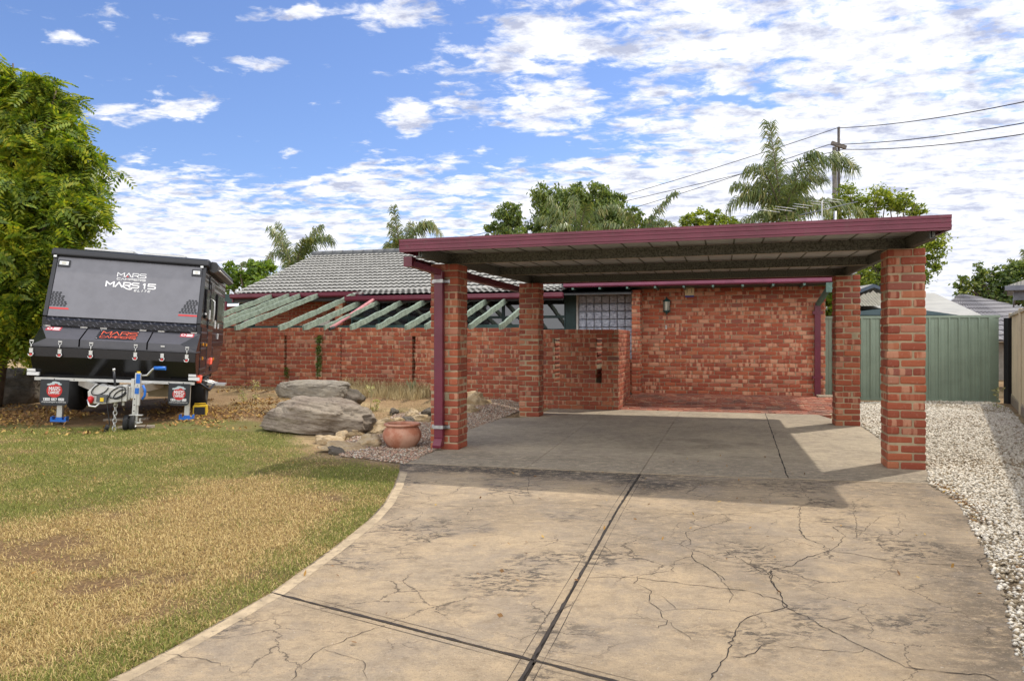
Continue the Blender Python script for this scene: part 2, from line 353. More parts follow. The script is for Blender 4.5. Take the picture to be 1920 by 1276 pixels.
def sheet(poly, step, zf, thick=0., skirt=.0):
    """triangulated sheet over a polygon; returns MB"""
    P = [Vector(p[:2]) for p in poly]; D_ = []
    for i in range(len(P)):
        a, b = P[i], P[(i + 1) % len(P)]; n = max(1, int((b - a).length / step))
        D_ += [a.lerp(b, k / n) for k in range(n)]
    xs = [p.x for p in D_]; ys = [p.y for p in D_]
    X, Y = np.meshgrid(np.arange(min(xs), max(xs), step), np.arange(min(ys), max(ys), step))
    m_ = inpoly(X, Y, D_) & (pdist(X, Y, D_, True) > step * .35)
    pts = D_ + [Vector(q) for q in zip(X[m_].tolist(), Y[m_].tolist())]
    nb = len(D_)
    vs, es, fs, *_ = delaunay_2d_cdt(pts, [], [list(range(nb))], 1, 1e-6)
    V = np.array([(v.x, v.y, 0.) for v in vs]); V[:, 2] = zf(V[:, 0], V[:, 1])
    m = MB(); m.add(V, [tuple(f) for f in fs], 0, False)
    if thick:
        B = np.array([(p.x, p.y, 0.) for p in D_]); B[:, 2] = zf(B[:, 0], B[:, 1]); B2 = B.copy(); B2[:, 2] -= thick
        m.add(np.concatenate([B, B2]), [(i, (i + 1) % nb, nb + (i + 1) % nb, nb + i) for i in range(nb)])
    return m
def inset_line(P, off): return P
# --- concrete
def concrete(name, tan, grey, darkamt, seed):
    m, t = newmat(name); tc = t.n('ShaderNodeTexCoord').outputs['Object']; p = t.mapping(tc, loc=(seed, seed * 2.3, 0))
    a = t.noise(p, .9, 4, .6); b = t.noise(t.mapping(p, scale=(1, 1.3, 1)), 7., 11, .80, dist=.25); f = t.noise(t.mapping(p, scale=(1, 1.2, 1)), 48., 7, .8); h = t.noise(p, 160., 3, .6)
    c = t.mix(t.sm(a, .35, .65), (*tan, 1), (*grey, 1))
    c = t.mix(t.m('MULTIPLY', t.sm(b, .45, .62), .55), c, (tan[0] * 1.28, tan[1] * 1.25, tan[2] * 1.2, 1))
    c = t.mix(t.m('MULTIPLY', t.m('SUBTRACT', 1., t.sm(b, .36, .49)), .6), c, (tan[0] * .62, tan[1] * .6, tan[2] * .58, 1))
    st = t.m('MULTIPLY', t.sm(t.noise(t.mapping(p, loc=(7, 3, 0)), 1.15, 3, .55), .50, .64), t.sm(t.noise(t.mapping(p, scale=(1, 1.7, 1)), 11., 7, .78, dist=.4), .47, .56))
    vc = t.n('ShaderNodeVertexColor', layer_name='stain').outputs[0]
    vr = t.n('ShaderNodeSeparateColor', {0: vc}).outputs[0]
    st2 = t.m('MULTIPLY', t.m('ADD', vr, t.m('MULTIPLY', t.sm(vr, .5, 1.), .25)), t.sm(t.noise(t.mapping(p, scale=(1, 1.6, 1)), 10., 9, .8, dist=.4), .36, .53))
    c = t.mix(t.m('MULTIPLY', t.m('MAXIMUM', t.m('MULTIPLY', st, darkamt), st2), .88), c, (.06, .052, .046, 1))
    c = t.mix(t.m('MULTIPLY', t.sm(f, .53, .66), .55), c, (tan[0] * .5, tan[1] * .48, tan[2] * .46, 1))
    c = t.mix(t.m('MULTIPLY', t.m('SUBTRACT', 1., t.sm(f, .34, .46)), .55), c, (tan[0] * 1.45, tan[1] * 1.42, tan[2] * 1.38, 1))
    c = t.mix(t.m('MULTIPLY', t.sm(t.noise(p, 2.6, 6, .7), .5, .62), .35), c, (.30, .25, .20, 1))
    c = t.mix(t.m('MULTIPLY', t.sm(h, .56, .68), .6), c, (.13, .10, .075, 1))
    c = t.mix(t.m('MULTIPLY', t.sm(t.noise(p, 75., 2, .5), .68, .74), .6), c, (.62, .58, .52, 1))
    vd = t.n('ShaderNodeVectorMath', {0: t.mapping(p, scale=(1, 1.25, 1)), 1: t.n('ShaderNodeVectorMath', {0: t.noise(p, 5., 6, .7, out=1), 1: (.22, .22, 0)}, operation='MULTIPLY').outputs[0]}, operation='ADD').outputs[0]
    vo = t.n('ShaderNodeTexVoronoi', {'Vector': vd, 'Scale': 2.1}, feature='DISTANCE_TO_EDGE').outputs[0]
    hair = t.m('MULTIPLY', t.m('SUBTRACT', 1., t.sm(vo, .003, .011)), t.sm(t.noise(t.mapping(p, loc=(2, 8, 0)), 1.1, 3, .5), .44, .58))
    c = t.mix(t.m('MULTIPLY', hair, .75 * darkamt), c, (.06, .045, .035, 1))
    g1 = t.noise(p, 26., 4, .9); c = t.mix(t.m('MULTIPLY', t.sm(g1, .52, .64), .22), c, (tan[0] * .45, tan[1] * .43, tan[2] * .4, 1))
    hb = t.m('ADD', t.m('MULTIPLY', b, 1.2), t.m('ADD', f, t.m('MULTIPLY', h, .5)))
    out(t, t.n('ShaderNodeBsdfPrincipled', {'Base Color': c, 'Roughness': .88, 'Specular IOR Level': .3, 'Normal': bump(t, hb, .8, .02)}).outputs[0]); return m
conc = concrete('aged_tan_concrete', (.46, .35, .225), (.375, .30, .215), 1., 3.)
conc2 = concrete('grey_concrete', (.47, .395, .29), (.385, .325, .245), .35, 9.)
crack_m = pm('crack_dirt', (.035, .026, .02), .95, var=.2)
band_m = pm('trowelled_concrete', (.46, .355, .225), .85, var=.16, vs=7, grime=.75, bs=.5)
def stainattr(o, f):
    me = o.data; n = len(me.vertices); co = np.empty(n * 3, np.float32); me.vertices.foreach_get('co', co); co = co.reshape(-1, 3)
    v = f(co[:, 0].astype(float), co[:, 1].astype(float)); a = me.color_attributes.new('stain', 'FLOAT_COLOR', 'POINT')
    a.data.foreach_set('color', np.stack([v, v, v, np.ones(n)], 1).astype(np.float32).ravel())
CJ = [at(*p, 0)[:2] for p in [(1200, 887), (1158, 954), (1071, 1108), (998, 1237)]] + [(-.35, 1.4), (-.75, -2), (-1.2, -6)]
CJ[4] = (CJ[3][0] + (CJ[3][0] - CJ[2][0]) * 1.2, CJ[3][1] + (CJ[3][1] - CJ[2][1]) * 1.2); dv = (CJ[4][0] - CJ[3][0], CJ[4][1] - CJ[3][1])
CJ[5] = (CJ[4][0] + dv[0] * 1.5, CJ[4][1] + dv[1] * 1.5); CJ[6] = (CJ[5][0] + dv[0] * 6, CJ[5][1] + dv[1] * 6)
TJa = at(508, 1110, 0)[:2]; TJb = at(998, 1237, 0)[:2]; TJc = at(1150, 1276, 0)[:2]
TJd = (TJc[0] + (TJc[0] - TJb[0]) * 6, TJc[1] + (TJc[1] - TJb[1]) * 6)
def shift(P, dx, dy): return [(x + dx, y + dy) for x, y in P]
gap = .009
iTL = DL.index(TJa) if TJa in DL else 7
cA = [p for p in CJ if p[1] > TJb[1] + .01]; cB = [p for p in CJ if p[1] < TJb[1] - .01]
slabs = [
 JF[:3] + shift(cA[1:], -gap, 0) + [(TJb[0] - gap, TJb[1] + gap), (TJa[0], TJa[1] + gap)] + DL[1:iTL][::-1],
 [(TJa[0], TJa[1] - gap), (TJb[0] - gap, TJb[1] - gap)] + shift(cB, -gap, 0) + DL[iTL + 1:][::-1],
 [(JF[2][0] + gap * 2, JF[2][1])] + JF[3:] + [p for p in DR[1:] if p[1] > 2.55] + [(DR[-3][0] - .02, 2.42), (TJb[0] + gap, TJb[1] + gap)] + shift(cA[1:], gap, 0)[::-1],
]
# make slab 3's lower edge follow the transverse joint
yR = lambda x: TJb[1] + (TJc[1] - TJb[1]) / (TJc[0] - TJb[0]) * (x - TJb[0])
slabs[2] = [(JF[2][0] + gap * 2, JF[2][1])] + JF[3:] + [p for p in DR[1:] if p[1] > yR(p[0]) + .05] + [(2.32, yR(2.32) + gap), (TJb[0] + gap * 2, TJb[1] + gap)] + shift(cA[1:], gap, 0)[::-1]
slabs.append([(TJb[0] + gap * 2, TJb[1] - gap), (2.32, yR(2.32) - gap)] + [p for p in DR[1:] if p[1] < yR(p[0])-.05] + shift(cB, gap, 0)[::-1])
drv = MB()
for P in slabs:
    q = sheet(P, .12, lambda x, y: 0 * x, .1)
    for f, m_, s_ in q.Fs: drv.Fs.append((f + drv.n, m_, s_))
    drv.V += q.V; drv.n += q.n
def ribbon(m, P, w, z, mat, jag=0., step=None):
    P = [np.array(p[:2], float) for p in P]
    if step:
        Q = []
        for a, b in zip(P[:-1], P[1:]):
            n = max(1, int(np.linalg.norm(b - a) / step)); Q += [a + (b - a) * k / n for k in range(n)]
        Q.append(P[-1]); P = Q
    n = len(P); P = np.array(P)
    if jag: P = P + np.concatenate([[[0, 0]], rng.normal(0, jag, (n - 2, 2)), [[0, 0]]]) if n > 2 else P
    T = np.gradient(P, axis=0); T /= np.linalg.norm(T, axis=1)[:, None] + 1e-9; N = np.stack([-T[:, 1], T[:, 0]], 1)
    W = w * (.35 + 1.1 * rng.random(n)) / 2 if jag else np.full(n, w / 2)
    if jag: W[0] *= .2; W[-1] *= .2
    V = np.concatenate([np.c_[P + N * W[:, None], np.full(n, z)], np.c_[P - N * W[:, None], np.full(n, z)]])
    m.add(V, np.array([(i, i + 1, n + i + 1, n + i) for i in range(n - 1)]), mat)
px2 = lambda L_: [at(*p, 0)[:2] for p in L_]
cr = [
 ([(745, 938), (830, 948), (890, 950), (960, 945), (1010, 942), (1080, 943), (1160, 950)], 6), ([(955, 928), (965, 945)], 6), ([(888, 950), (875, 965)], 6),
 ([(875, 995), (930, 978), (1050, 972), (1145, 977)], 3.5), ([(1160, 960), (1270, 963), (1330, 965), (1440, 960), (1500, 950), (1528, 941)], 6),
 ([(1498, 906), (1512, 930), (1528, 941), (1560, 948), (1600, 958), (1630, 960)], 6), ([(1500, 950), (1498, 985), (1500, 998)], 6),
 ([(1352, 962), (1370, 975), (1285, 998), (1298, 1020), (1285, 1022), (1355, 1030)], 6), ([(1140, 1000), (1280, 1020)], 5), ([(1355, 1030), (1435, 1075), (1470, 1080)], 5),
 ([(1296, 1032), (1300, 1050), (1340, 1070), (1360, 1088)], 7), ([(1300, 1042), (1265, 1052), (1260, 1070), (1195, 1080), (1190, 1092), (1222, 1108), (1215, 1128), (1245, 1145), (1270, 1142), (1310, 1140), (1360, 1144)], 5),
 ([(1100, 1083), (1190, 1082), (1290, 1095), (1340, 1100), (1400, 1108), (1465, 1125), (1475, 1139), (1420, 1150), (1385, 1168), (1380, 1180), (1365, 1222), (1362, 1230), (1330, 1276)], 8),
 ([(1498, 992), (1510, 1008), (1540, 1020), (1558, 1032), (1600, 1038), (1670, 1052), (1740, 1056), (1830, 1062)], 8), ([(1590, 985), (1562, 988), (1585, 1005), (1572, 1022), (1558, 1032)], 6),
 ([(1558, 1032), (1510, 1045), (1485, 1060), (1446, 1068), (1450, 1095), (1470, 1120), (1475, 1139), (1510, 1155), (1545, 1175), (1600, 1205), (1625, 1215), (1700, 1250), (1760, 1258), (1850, 1266), (1900, 1290)], 8),
 ([(1368, 1230), (1400, 1232), (1440, 1205), (1465, 1200)], 6), ([(1470, 1210), (1560, 1220), (1605, 1224), (1622, 1215)], 6), ([(1446, 1068), (1440, 1075), (1464, 1115)], 6),
 ([(1525, 1158), (1565, 1162), (1600, 1156)], 5), ([(1205, 1110), (1240, 1115), (1268, 1142)], 4), ([(1340, 1070), (1370, 1110), (1368, 1130)], 4), ([(1238, 1145), (1250, 1165), (1235, 1178)], 5),
 ([(1600, 1010), (1650, 968), (1690, 960), (1700, 972), (1810, 992)], 4), ([(1710, 905), (1752, 899)], 8), ([(1855, 1038), (1838, 1050), (1842, 1065)], 8),
 ([(1130, 1160), (1200, 1158), (1255, 1168), (1300, 1200), (1330, 1203)], 3), ([(705, 1176), (620, 1210), (590, 1225), (560, 1250), (545, 1276)], 5), ([(270, 1220), (390, 1235), (440, 1262)], 4),
 ([(605, 1215), (680, 1240), (690, 1276)], 3), ([(1608, 1010), (1600, 940), (1640, 925), (1600, 905)], 4), ([(990, 925), (992, 890), (985, 885)], 7),
]
for P, w in cr: ribbon(drv, px2(P), w * .00062, .0025, 1, .006, .03)
for P, o_ in ((CJ, 1), ([TJa, TJb, TJd], 1)):
    ribbon(drv, P, .020, -.012, 1)
for P, dx, dy in ((CJ[:6], -.05, 0), (CJ[:6], .05, 0), ([TJa, TJb, TJd], 0, .055), ([TJa, TJb, TJd], 0, -.055)):
    ribbon(drv, shift(P, dx, dy), .003, .0015, 1, .001, .2)
for P_ in (CJ, [TJa, TJb, TJd]): ribbon(drv, P_, .017, .003, 1, .0008, .05)
ribbon(drv, [(x + .05, y - .0) for x, y in DL[1:11]], .07, .001, 2)
ribbon(drv, shift(JF, 0, -.02), .035, .003, 2, .002, .15)
do = solo('driveway', drv, [conc, crack_m, band_m], kind='structure', recalc=False)
def st1(x, y):
    s_, c_ = wh(x, y); jf = np.interp(x, [p[0] for p in JF], [p[1] for p in JF]); d = jf - y
    v = (1 - SS(d + (vnoise(x, y, 1.1, 31) - .5) * 1.8, .35, 1.2)) * (1 - .5 * SS(x, 1.2, 2.6)); v = np.maximum(v, .42 * SS(vnoise(x, y, .75, 35), .55, .68))
    dl = pdist(x, y, DL); v = np.maximum(v, (1 - SS(dl, .1, .35)) * SS(vnoise(x, y, .7, 33), .45, .6) * .8)
    dr = pdist(x, y, DR); v = np.maximum(v, (1 - SS(dr, .1, .6)) * SS(vnoise(x, y, .9, 34), .45, .6) * .7)
    return v
stainattr(do, st1)
# carport slab: strips with joints running to the house
cs = MB()
edges_s = [-3.62, sc(980, 7.9), sc(1202, 7.9), sc(1476, 7.9), 1.93]
def hp(s, c): return hw(s, c)
fy = lambda s: 7.62 + .006 * s
jfh = [wh(*p) for p in JF]
def jfc(s): return float(np.interp(s, [p[0] for p in jfh], [p[1] for p in jfh])) + .004
js = [jfh[0][0] - .05, wh(*at(1000, 868, 0)[:2])[0], wh(*at(1202, 884, 0)[:2])[0], wh(*at(1476, 893, 0)[:2])[0], jfh[-1][0]]
bs_ = [-3.15, wh(*at(1130, 770, 0)[:2])[0], wh(*at(1275, 772, 0)[:2])[0], wh(*at(1435, 775, 0)[:2])[0], 1.62]
left_edge = [wh(*at(*p, 0)[:2]) for p in [(760, 862), (810, 848), (873, 806), (925, 784), (975, 771)]]
polys = [[(js[0], jfc(js[0])), (js[1] - .003, jfc(js[1])), (bs_[1] - .003, 14.2), (-3.2, 14.2), (-3.15, 12.4)] + left_edge[::-1][1:]]
polys += [[(js[k] + .003, jfc(js[k])), (js[k + 1] - .003, jfc(js[k + 1])), (bs_[k + 1] - .003, 14.2), (bs_[k] + .003, 14.2)] for k in (1, 2)]
polys += [[(js[3] + .003, jfc(js[3])), (js[4], jfc(js[4])), (2.10, 8.7), (2.10, 12.6), (1.78, 13.6), (1.66, 14.2), (bs_[3] + .003, 14.2)]]
for P in polys:
    q = sheet([hw(*p) for p in P], .14, lambda x, y: 0 * x, .1)
    for f, m_, s_ in q.Fs: cs.Fs.append((f + cs.n, m_, s_))
    cs.V += q.V; cs.n += q.n
for k in (1, 2, 3): ribbon(cs, [hw(js[k], jfc(js[k])), hw(bs_[k], 14.2)], .012, -.012 if k < 3 else .003, 1, .003 if k == 3 else 0, .12 if k == 3 else None)
co_ = solo('carport_slab', cs, [conc2, crack_m], kind='structure', recalc=False)
oil = [wh(*at(x, y, 0)[:2]) + (r,) for x, y, r in [(1315, 826, .28), (1325, 838, .35), (1300, 860, .2), (1395, 858, .2), (1275, 850, .15), (1380, 866, .3), (1405, 832, .2), (1350, 835, .3)]]
def st2(x, y):
    s_, c_ = wh(x, y); v = (1 - SS(c_ + (vnoise(x, y, 1., 41) - .5), 8.1, 8.9)) * .55
    for a, b, r in oil: v = np.maximum(v, (1 - SS(np.hypot((s_ - a), (c_ - b)), r * .3, r)) * .55)
    return np.maximum(v, .35 * SS(vnoise(x, y, .5, 42), .5, .62))
stainattr(co_, st2)

# ------------------------------------------------------------------ bricks
bm = bmesh.new(); bmesh.ops.create_cube(bm, size=2); bmesh.ops.bevel(bm, geom=bm.edges[:], offset=.25, segments=2, profile=.5, affect='EDGES')
TV = np.array([v.co[:] for v in bm.verts]); TF = [tuple(v.index for v in f.verts) for f in bm.faces]; bm.free()
TS = np.sign(TV); TT = np.clip((np.abs(TV) - .75) / .25, 0, 1)
TF4 = {}
for f in TF: TF4.setdefault(len(f), []).append(f)
TF4 = {k: np.array(v) for k, v in TF4.items()}
def bricks(m, C_, Hs, rad=(.020, .007, .019), ang=None, jit=.002, mat=0):
    """C_: centres (n,3); Hs: half sizes (n,3) ; ang: z-rotation per brick"""
    C_ = np.asarray(C_, float); Hs = np.asarray(Hs, float) * (1 + rng.normal(0, .012, (len(C_), 3))); n = len(C_); r = np.asarray(rad)
    V = TS[None] * (Hs[:, None] - r + r * TT[None])
    a = rng.normal(0, .010, n) + (0 if ang is None else np.asarray(ang)); ct, st = np.cos(a)[:, None], np.sin(a)[:, None]
    x = V[..., 0] * ct - V[..., 1] * st; y = V[..., 0] * st + V[..., 1] * ct
    tl = rng.normal(0, .010, n)[:, None]; z = V[..., 2] + V[..., 0] * tl
    V = np.stack([x, y, z], -1) + C_[:, None] + rng.normal(0, jit, (n, 1, 3))
    k = len(TV); off = (np.arange(n) * k)[:, None, None]
    for q, Fa in TF4.items(): m.Fs.append(((Fa[None] + off).reshape(-1, q) + m.n, mat, False))
    m.V.append(V.reshape(-1, 3)); m.n += n * k
CH, BL, MJ = .0862, .23, .010
def wall(m, s0, s1, c0, z0, z1, th=.22, slots=(), axis=0, t0=0., t1=0., par=0):
    """running-bond wall; axis 0 runs along x with its front at y=c0, axis 1 runs along y with its front (+x side) at x=c0"""
    n = max(1, round((z1 - z0) / CH)); ch = (z1 - z0) / n
    Cs, Hh = [], []
    for i in range(n):
        za, zb = z0 + i * ch, z0 + (i + 1) * ch; zc = (za + zb) / 2
        cuts = sorted([(a, b) for a, b, q, w in slots if q - .02 < zc < w + .02]); segs = []; p = s0
        for a, b in cuts: segs.append((p, a)); p = b
        segs.append((p, s1 - (t1 if i % 2 == par else 0)))
        if i % 2 == par: segs[0] = (segs[0][0] + t0, segs[0][1])
        for a, b in segs:
            L_ = b - a
            if L_ < .03: continue
            x = a - (BL + MJ) * (.5 if i % 2 else 0) * (1)
            while x < b - .02:
                xa, xb = max(x, a), min(x + BL, b)
                if xb - xa > .035:
                    Cs.append(((xa + xb) / 2, zc)); Hh.append(((xb - xa) / 2, (ch - MJ) / 2))
                x += BL + MJ + rng.normal(0, .002)
            e0, e1 = a + .006, b - .006
            if axis == 0: m.box(e0, e1, c0 + .010, c0 + th - .010, za - .001 * (i == 0), zb - .004 * (i == n - 1), 1)
            else: m.box(c0 - th + .010, c0 - .010, e0, e1, za, zb - .004 * (i == n - 1), 1)
    if not Cs: return
    Cs = np.array(Cs); Hh = np.array(Hh); k = len(Cs)
    if axis == 0: bricks(m, np.c_[Cs[:, 0], np.full(k, c0 + th / 2), Cs[:, 1]], np.c_[Hh[:, 0], np.full(k, th / 2), Hh[:, 1]])
    else: bricks(m, np.c_[np.full(k, c0 - th / 2), Cs[:, 0], Cs[:, 1]], np.c_[np.full(k, th / 2), Hh[:, 0], Hh[:, 1]], rad=(.007, .020, .019))
def pillar(x0, y0, z0, z1, w=.36):
    m = MB(); n = 26; ch = (z1 - z0) / n; b = .115; L_ = w - b - MJ
    Cs, Hh = [], []
    for i in range(n):
        zc = z0 + (i + .5) * ch; f = i % 2
        for k in range(4):
            # pinwheel: long brick + header per side
            if f: r = [(0, L_, 0, b), (L_ + MJ, w, 0, L_), (b + MJ, w, L_ + MJ, w), (0, b, b + MJ, w)][k]
            else: r = [(b + MJ, w, 0, b), (w - b, w, b + MJ, w), (0, L_, w - b, w), (0, b, 0, L_)][k]
            Cs.append((x0 + (r[0] + r[1]) / 2, y0 + (r[2] + r[3]) / 2, zc)); Hh.append(((r[1] - r[0]) / 2, (r[3] - r[2]) / 2, (ch - MJ) / 2))
    bricks(m, Cs, Hh, rad=(.014, .014, .018), jit=.003)
    m.box(x0 + .008, x0 + w - .008, y0 + .008, y0 + w - .008, z0, z1 - .005, 1); return m
def zroof(s, c): return 2.272 + .016 * (c - 8.5) + .003 * (s + 3.4)
# ------------------------------------------------------------------ carport
CP = Thing('carport', 'flat roofed carport with maroon fascia on four square red brick pillars', 'carport', M_H, (-.7, 8.4, 0))
PX = [(-3.45, 8.44), (1.66, 8.44), (-3.42, 12.45), (1.71, 12.45)]
plab = ['front left pillar carrying the maroon downpipe', 'front right pillar nearest the white gravel', 'rear left pillar by the garden wall', 'rear right pillar by the green fence']
for (x, y), l in zip(PX, plab): CP.part('pillar', pillar(x, y, -.01, zroof(x, y)), [brick, mortar], label=l, recalc=False)
def sloped(m, s0, s1, c0, c1, h0, h1, mat=0):
    V = [(s, c, zroof(s, c) + h) for h in (h0, h1) for c in (c0, c1) for s in (s0, s1)]
    m.add(V, [(0, 2, 3, 1), (4, 5, 7, 6), (0, 1, 5, 4), (2, 6, 7, 3), (0, 4, 6, 2), (1, 3, 7, 5)], mat)
for s in (-3.27, 1.90):
    m = MB(); sloped(m, s - .035, s + .035, 7.66, 13.3, .004, .014); sloped(m, s - .035, s + .035, 7.66, 13.3, .118, .128); sloped(m, s - .012 , s + .012, 7.668, 13.29, .0145, .1175)
    sloped(m, s + (-.035 if s > 0 else .022), s + (-.022 if s > 0 else .035), 7.67, 13.28, .0145, .1175)
    CP.part('side_beam', m, beam_m, bevel=.003)
for i, c in enumerate((8.59, 10.64, 12.65)):
    m = MB(); sloped(m, -3.232, 1.862, c, c + .006, .006, .122); sloped(m, -3.232, 1.862, c + .0065, c + .06, .006, .012, 1); sloped(m, -3.232, 1.862, c + .0065, c + .06, .116, .122)
    CP.part('purlin', m, [beam_m, beam_tan])
m = MB(); sw = np.arange(-3.47, 2.02, .3)
for a in sw:
    b = min(a + .3, 2.02)
    sloped(m, a + .004, b - .004, 7.63, 14.4, .132, .136)
    sloped(m, b - .0035, b + .0035, 7.63, 14.4, .1325, .165)
    sloped(m, b - .009, b + .009, 7.63, 14.4, .126, .1315, 1)
CP.part('roof_deck', m, [deck_m, beam_m])
m = MB(); prof = [(0, 0), (0, .018), (-.008, .022), (-.008, .045), (0, .049), (0, .066), (-.006, .070), (-.006, .086), (0, .09), (0, .104), (-.008, .108), (-.008, .136), (.012, .139), (.03, .139), (.03, 0)]
def fasc(m, p0, p1, ins, z0a, z0b, ks=1.):
    """fascia profile swept from p0 to p1; profile x goes along inward normal"""
    k = len(prof); V = []
    for p, zb in ((p0, z0a), (p1, z0b)):
        for a, b in prof: V.append((p[0] + ins[0] * a, p[1] + ins[1] * a, zb + b * ks))
    m.add(V, [(i, (i + 1) % k, k + (i + 1) % k, k + i) for i in range(k)] + [tuple(range(k))[::-1], tuple(range(k, 2 * k))])
fasc(m, (-3.48, 7.6), (2.03, 7.6), (0, 1), 2.322, 2.345, 1.03)
CP.part('front_fascia', m, maroon)
m = MB(); fasc(m, (2.03, 7.632), (2.03, 14.42), (-1, 0), 2.345, 2.47); CP.part('side_fascia', m, maroon)
m = MB(); fasc(m, (-3.48, 7.632), (-3.48, 14.42), (1, 0), 2.322, 2.46); CP.part('side_fascia', m, maroon)
m = MB(); fasc(m, (-3.45, 14.42), (2.0, 14.42), (0, -1), 2.46, 2.47, .7); CP.part('rear_fascia', m, maroon)
m = MB(); m.prism([(-3.60, 2.20), (-3.60, 2.315), (-3.495, 2.315), (-3.495, 2.20)], 1, 7.98, 8.10); m.prism([(-3.60, 2.205), (-3.60, 2.30), (-3.592, 2.30), (-3.592, 2.213), (-3.50, 2.213), (-3.50, 2.30), (-3.492, 2.30), (-3.492, 2.205)], 1, 8.101, 14.4)
CP.part('side_gutter', m, maroon)
m = MB(); m.bar((-3.53, 8.06, 2.235), (-3.30, 8.375, 2.155), .09, .07); m.box(-3.365, -3.255, 8.345, 8.425, .14, 2.17)
m.prism([(8.425, .14), (8.345, .14), (8.285, .065), (8.29, .03), (8.40, .05)], 0, -3.364, -3.256)
dp = CP.part('downpipe', m, maroon, bevel=.006)
galv = pm('galvanised_steel', (.5, .5, .5), .42, .75, var=.15, vs=14, grime=.2)
for z in (2.05, .28):
    m = MB(); V_ = [(-3.43, 8.434), (-3.374, 8.434), (-3.374, 8.335), (-3.246, 8.335), (-3.246, 8.434), (-3.19, 8.434), (-3.19, 8.428), (-3.252, 8.428), (-3.252, 8.342), (-3.368, 8.342), (-3.368, 8.439), (-3.43, 8.439)]
    m.prism(V_, 2, z - .02, z + .02); CP.part('pipe_bracket', m, galv, dp)
# ------------------------------------------------------------------ garden walls
m = MB(); s_l = -12.6
sl = [(sc(536, 14.1) - .03, sc(536, 14.1) + .03, .55, 1.40), (sc(600, 14.1) - .06, sc(600, 14.1) + .05, .35, 1.45), (sc(777, 14.1) - .035, sc(777, 14.1) + .035, .45, 1.38)]
wall(m, s_l, sc(462, 14.07), 14.12, .2, 1.61, slots=())
wall(m, sc(462, 14.07) + .004, sc(600, 14.1) + .5, 14.07, .2, 1.61, slots=sl[:2])
wall(m, sc(600, 14.1) + .504, sc(740, 14.1), 14.10, .1, 1.60)
wall(m, sc(740, 14.1) + .004, sc(872, 14.1), 14.06, .1, 1.59, slots=sl[2:])
wall(m, sc(872, 14.1) + .004, -3.55, 14.13, .1, 1.585)
solo('garden_wall', m, [brick, mortar], 'long waist high red brick garden wall running under the green rafters', 'wall', M_H, (-8, 14.2, 0), recalc=False)
m = MB(); e0 = -1.895
sl2 = [(sc(1038.5, 14.1), sc(1049, 14.1), .50, 1.36), (sc(1117.5, 14.1), sc(1128, 14.1), .50, 1.36)]
wall(m, -3.54, e0, 14.1, -.01, 1.545, th=.11, slots=sl2, t1=.121); [wall(m, q[0] - .32, q[0] + .001, 14.215, -.01, 1.545, th=1.3) for q in sl2]  # piers behind the slots are added so a sunlit face shows through
wall(m, 14.1, 15.95, e0, -.01, 1.545, th=.11, axis=1, t0=.121, par=1)
ew = Thing('entry_wall', 'low red brick screen wall with two tall slots beside the paved entry', 'wall', M_H, (-2.7, 14.2, 0))
m.box(e0 - .15, e0 - .02, 14.12, 14.24, 0, 1.53, 1)
ew.part('brickwork', m, [brick, mortar], recalc=False)
m = MB()
for a, b, q, w in sl2: m.box(a - .03, b + .03, 14.16, 14.22, 1.325, 1.345)
ew.part('slot_lintel', m, teal_dark)
# ------------------------------------------------------------------ house
HS = Thing('house', 'red brick single storey house with grey tiled roof behind the carport', 'house', M_H, (-3, 17, 0))
m = MB(); wall(m, -1.95, 2.13, 16.9, .13, 2.50); HS.part('front_wall', m, [brick_pale, mortar], recalc=False)
m = MB(); wall(m, -1.93, -1.74, 16.50, .13, 2.46, th=.38); HS.part('entry_pier', m, [brick_pale, mortar], recalc=False)
m = MB(); wall(m, 16.95, 24.0, 2.13, .13, 2.5, axis=1); HS.part('side_wall', m, [brick, mortar], recalc=False)
xa, xb = sc(478, 18.1), sc(664, 18.1)
m = MB(); wall(m, xa, xb, 18.1, .25, 2.48); wall(m, -15.2, sc(447, 18.), 17.9, .25, 2.30); wall(m, 17.1, 18.0, xb + .2, .25, 2.4, axis=1)
HS.part('courtyard_wall', m, [brick, mortar], recalc=False)
m = MB(); m.box(-15.5, sc(452, 17.6) - .1, 17.55, 17.62, 2.36, 2.60); m.box(-15.5, sc(452, 17.6)-.1, 17.63, 24, 2.58, 2.62); HS.part('side_fascia', m, teal_dark)
# interior darkness behind windows: put into the colour of opaque dark glass
plaster_m = pm('wall_plaster', (.30, .28, .25), .8); dark_m = pm('eave_lining_and_shade', (.05, .05, .05), .8)  # the plaster is the even wall colour of the neighbouring houses
glass, t = newmat('window_glass')
p = t.n('ShaderNodeBsdfPrincipled', {'Base Color': (.02, .024, .028, 1), 'Roughness': .03, 'Specular IOR Level': 1., 'Coat Weight': .5, 'Coat Roughness': .02,
      'Normal': bump(t, t.noise(t.n('ShaderNodeTexCoord').outputs['Object'], 1.5, 2, .5), .04, .05)}); out(t, p.outputs[0])
WC = 17.05
wx0, wx1 = sc(660, WC), sc(1061, WC); wz0, wz1 = .95, 2.38
mull = [sc(q, WC) for q in (660, 712, 768, 832, 890, 944, 1000, 1061)]
for k in range(len(mull) - 1):
    a, b = mull[k] , mull[k + 1]
    fr = MB(); w_ = .03
    fr.box(a + .001, a + w_, WC - .05, WC + .03, wz0, wz1); fr.box(b - w_, b - .001, WC - .05, WC + .03, wz0, wz1)
    for z in (wz0, 1.86, wz1 - .06): fr.box(a + w_ + .001, b - w_ - .001, WC - .047, WC + .027, z, z + .06)
    f_ = HS.part('window', fr, teal_dark)
    gl = MB(); gl.box(a + w_, b - w_, WC - .004, WC, wz0 + .05, wz1 - .05); HS.part('pane', gl, glass, f_)
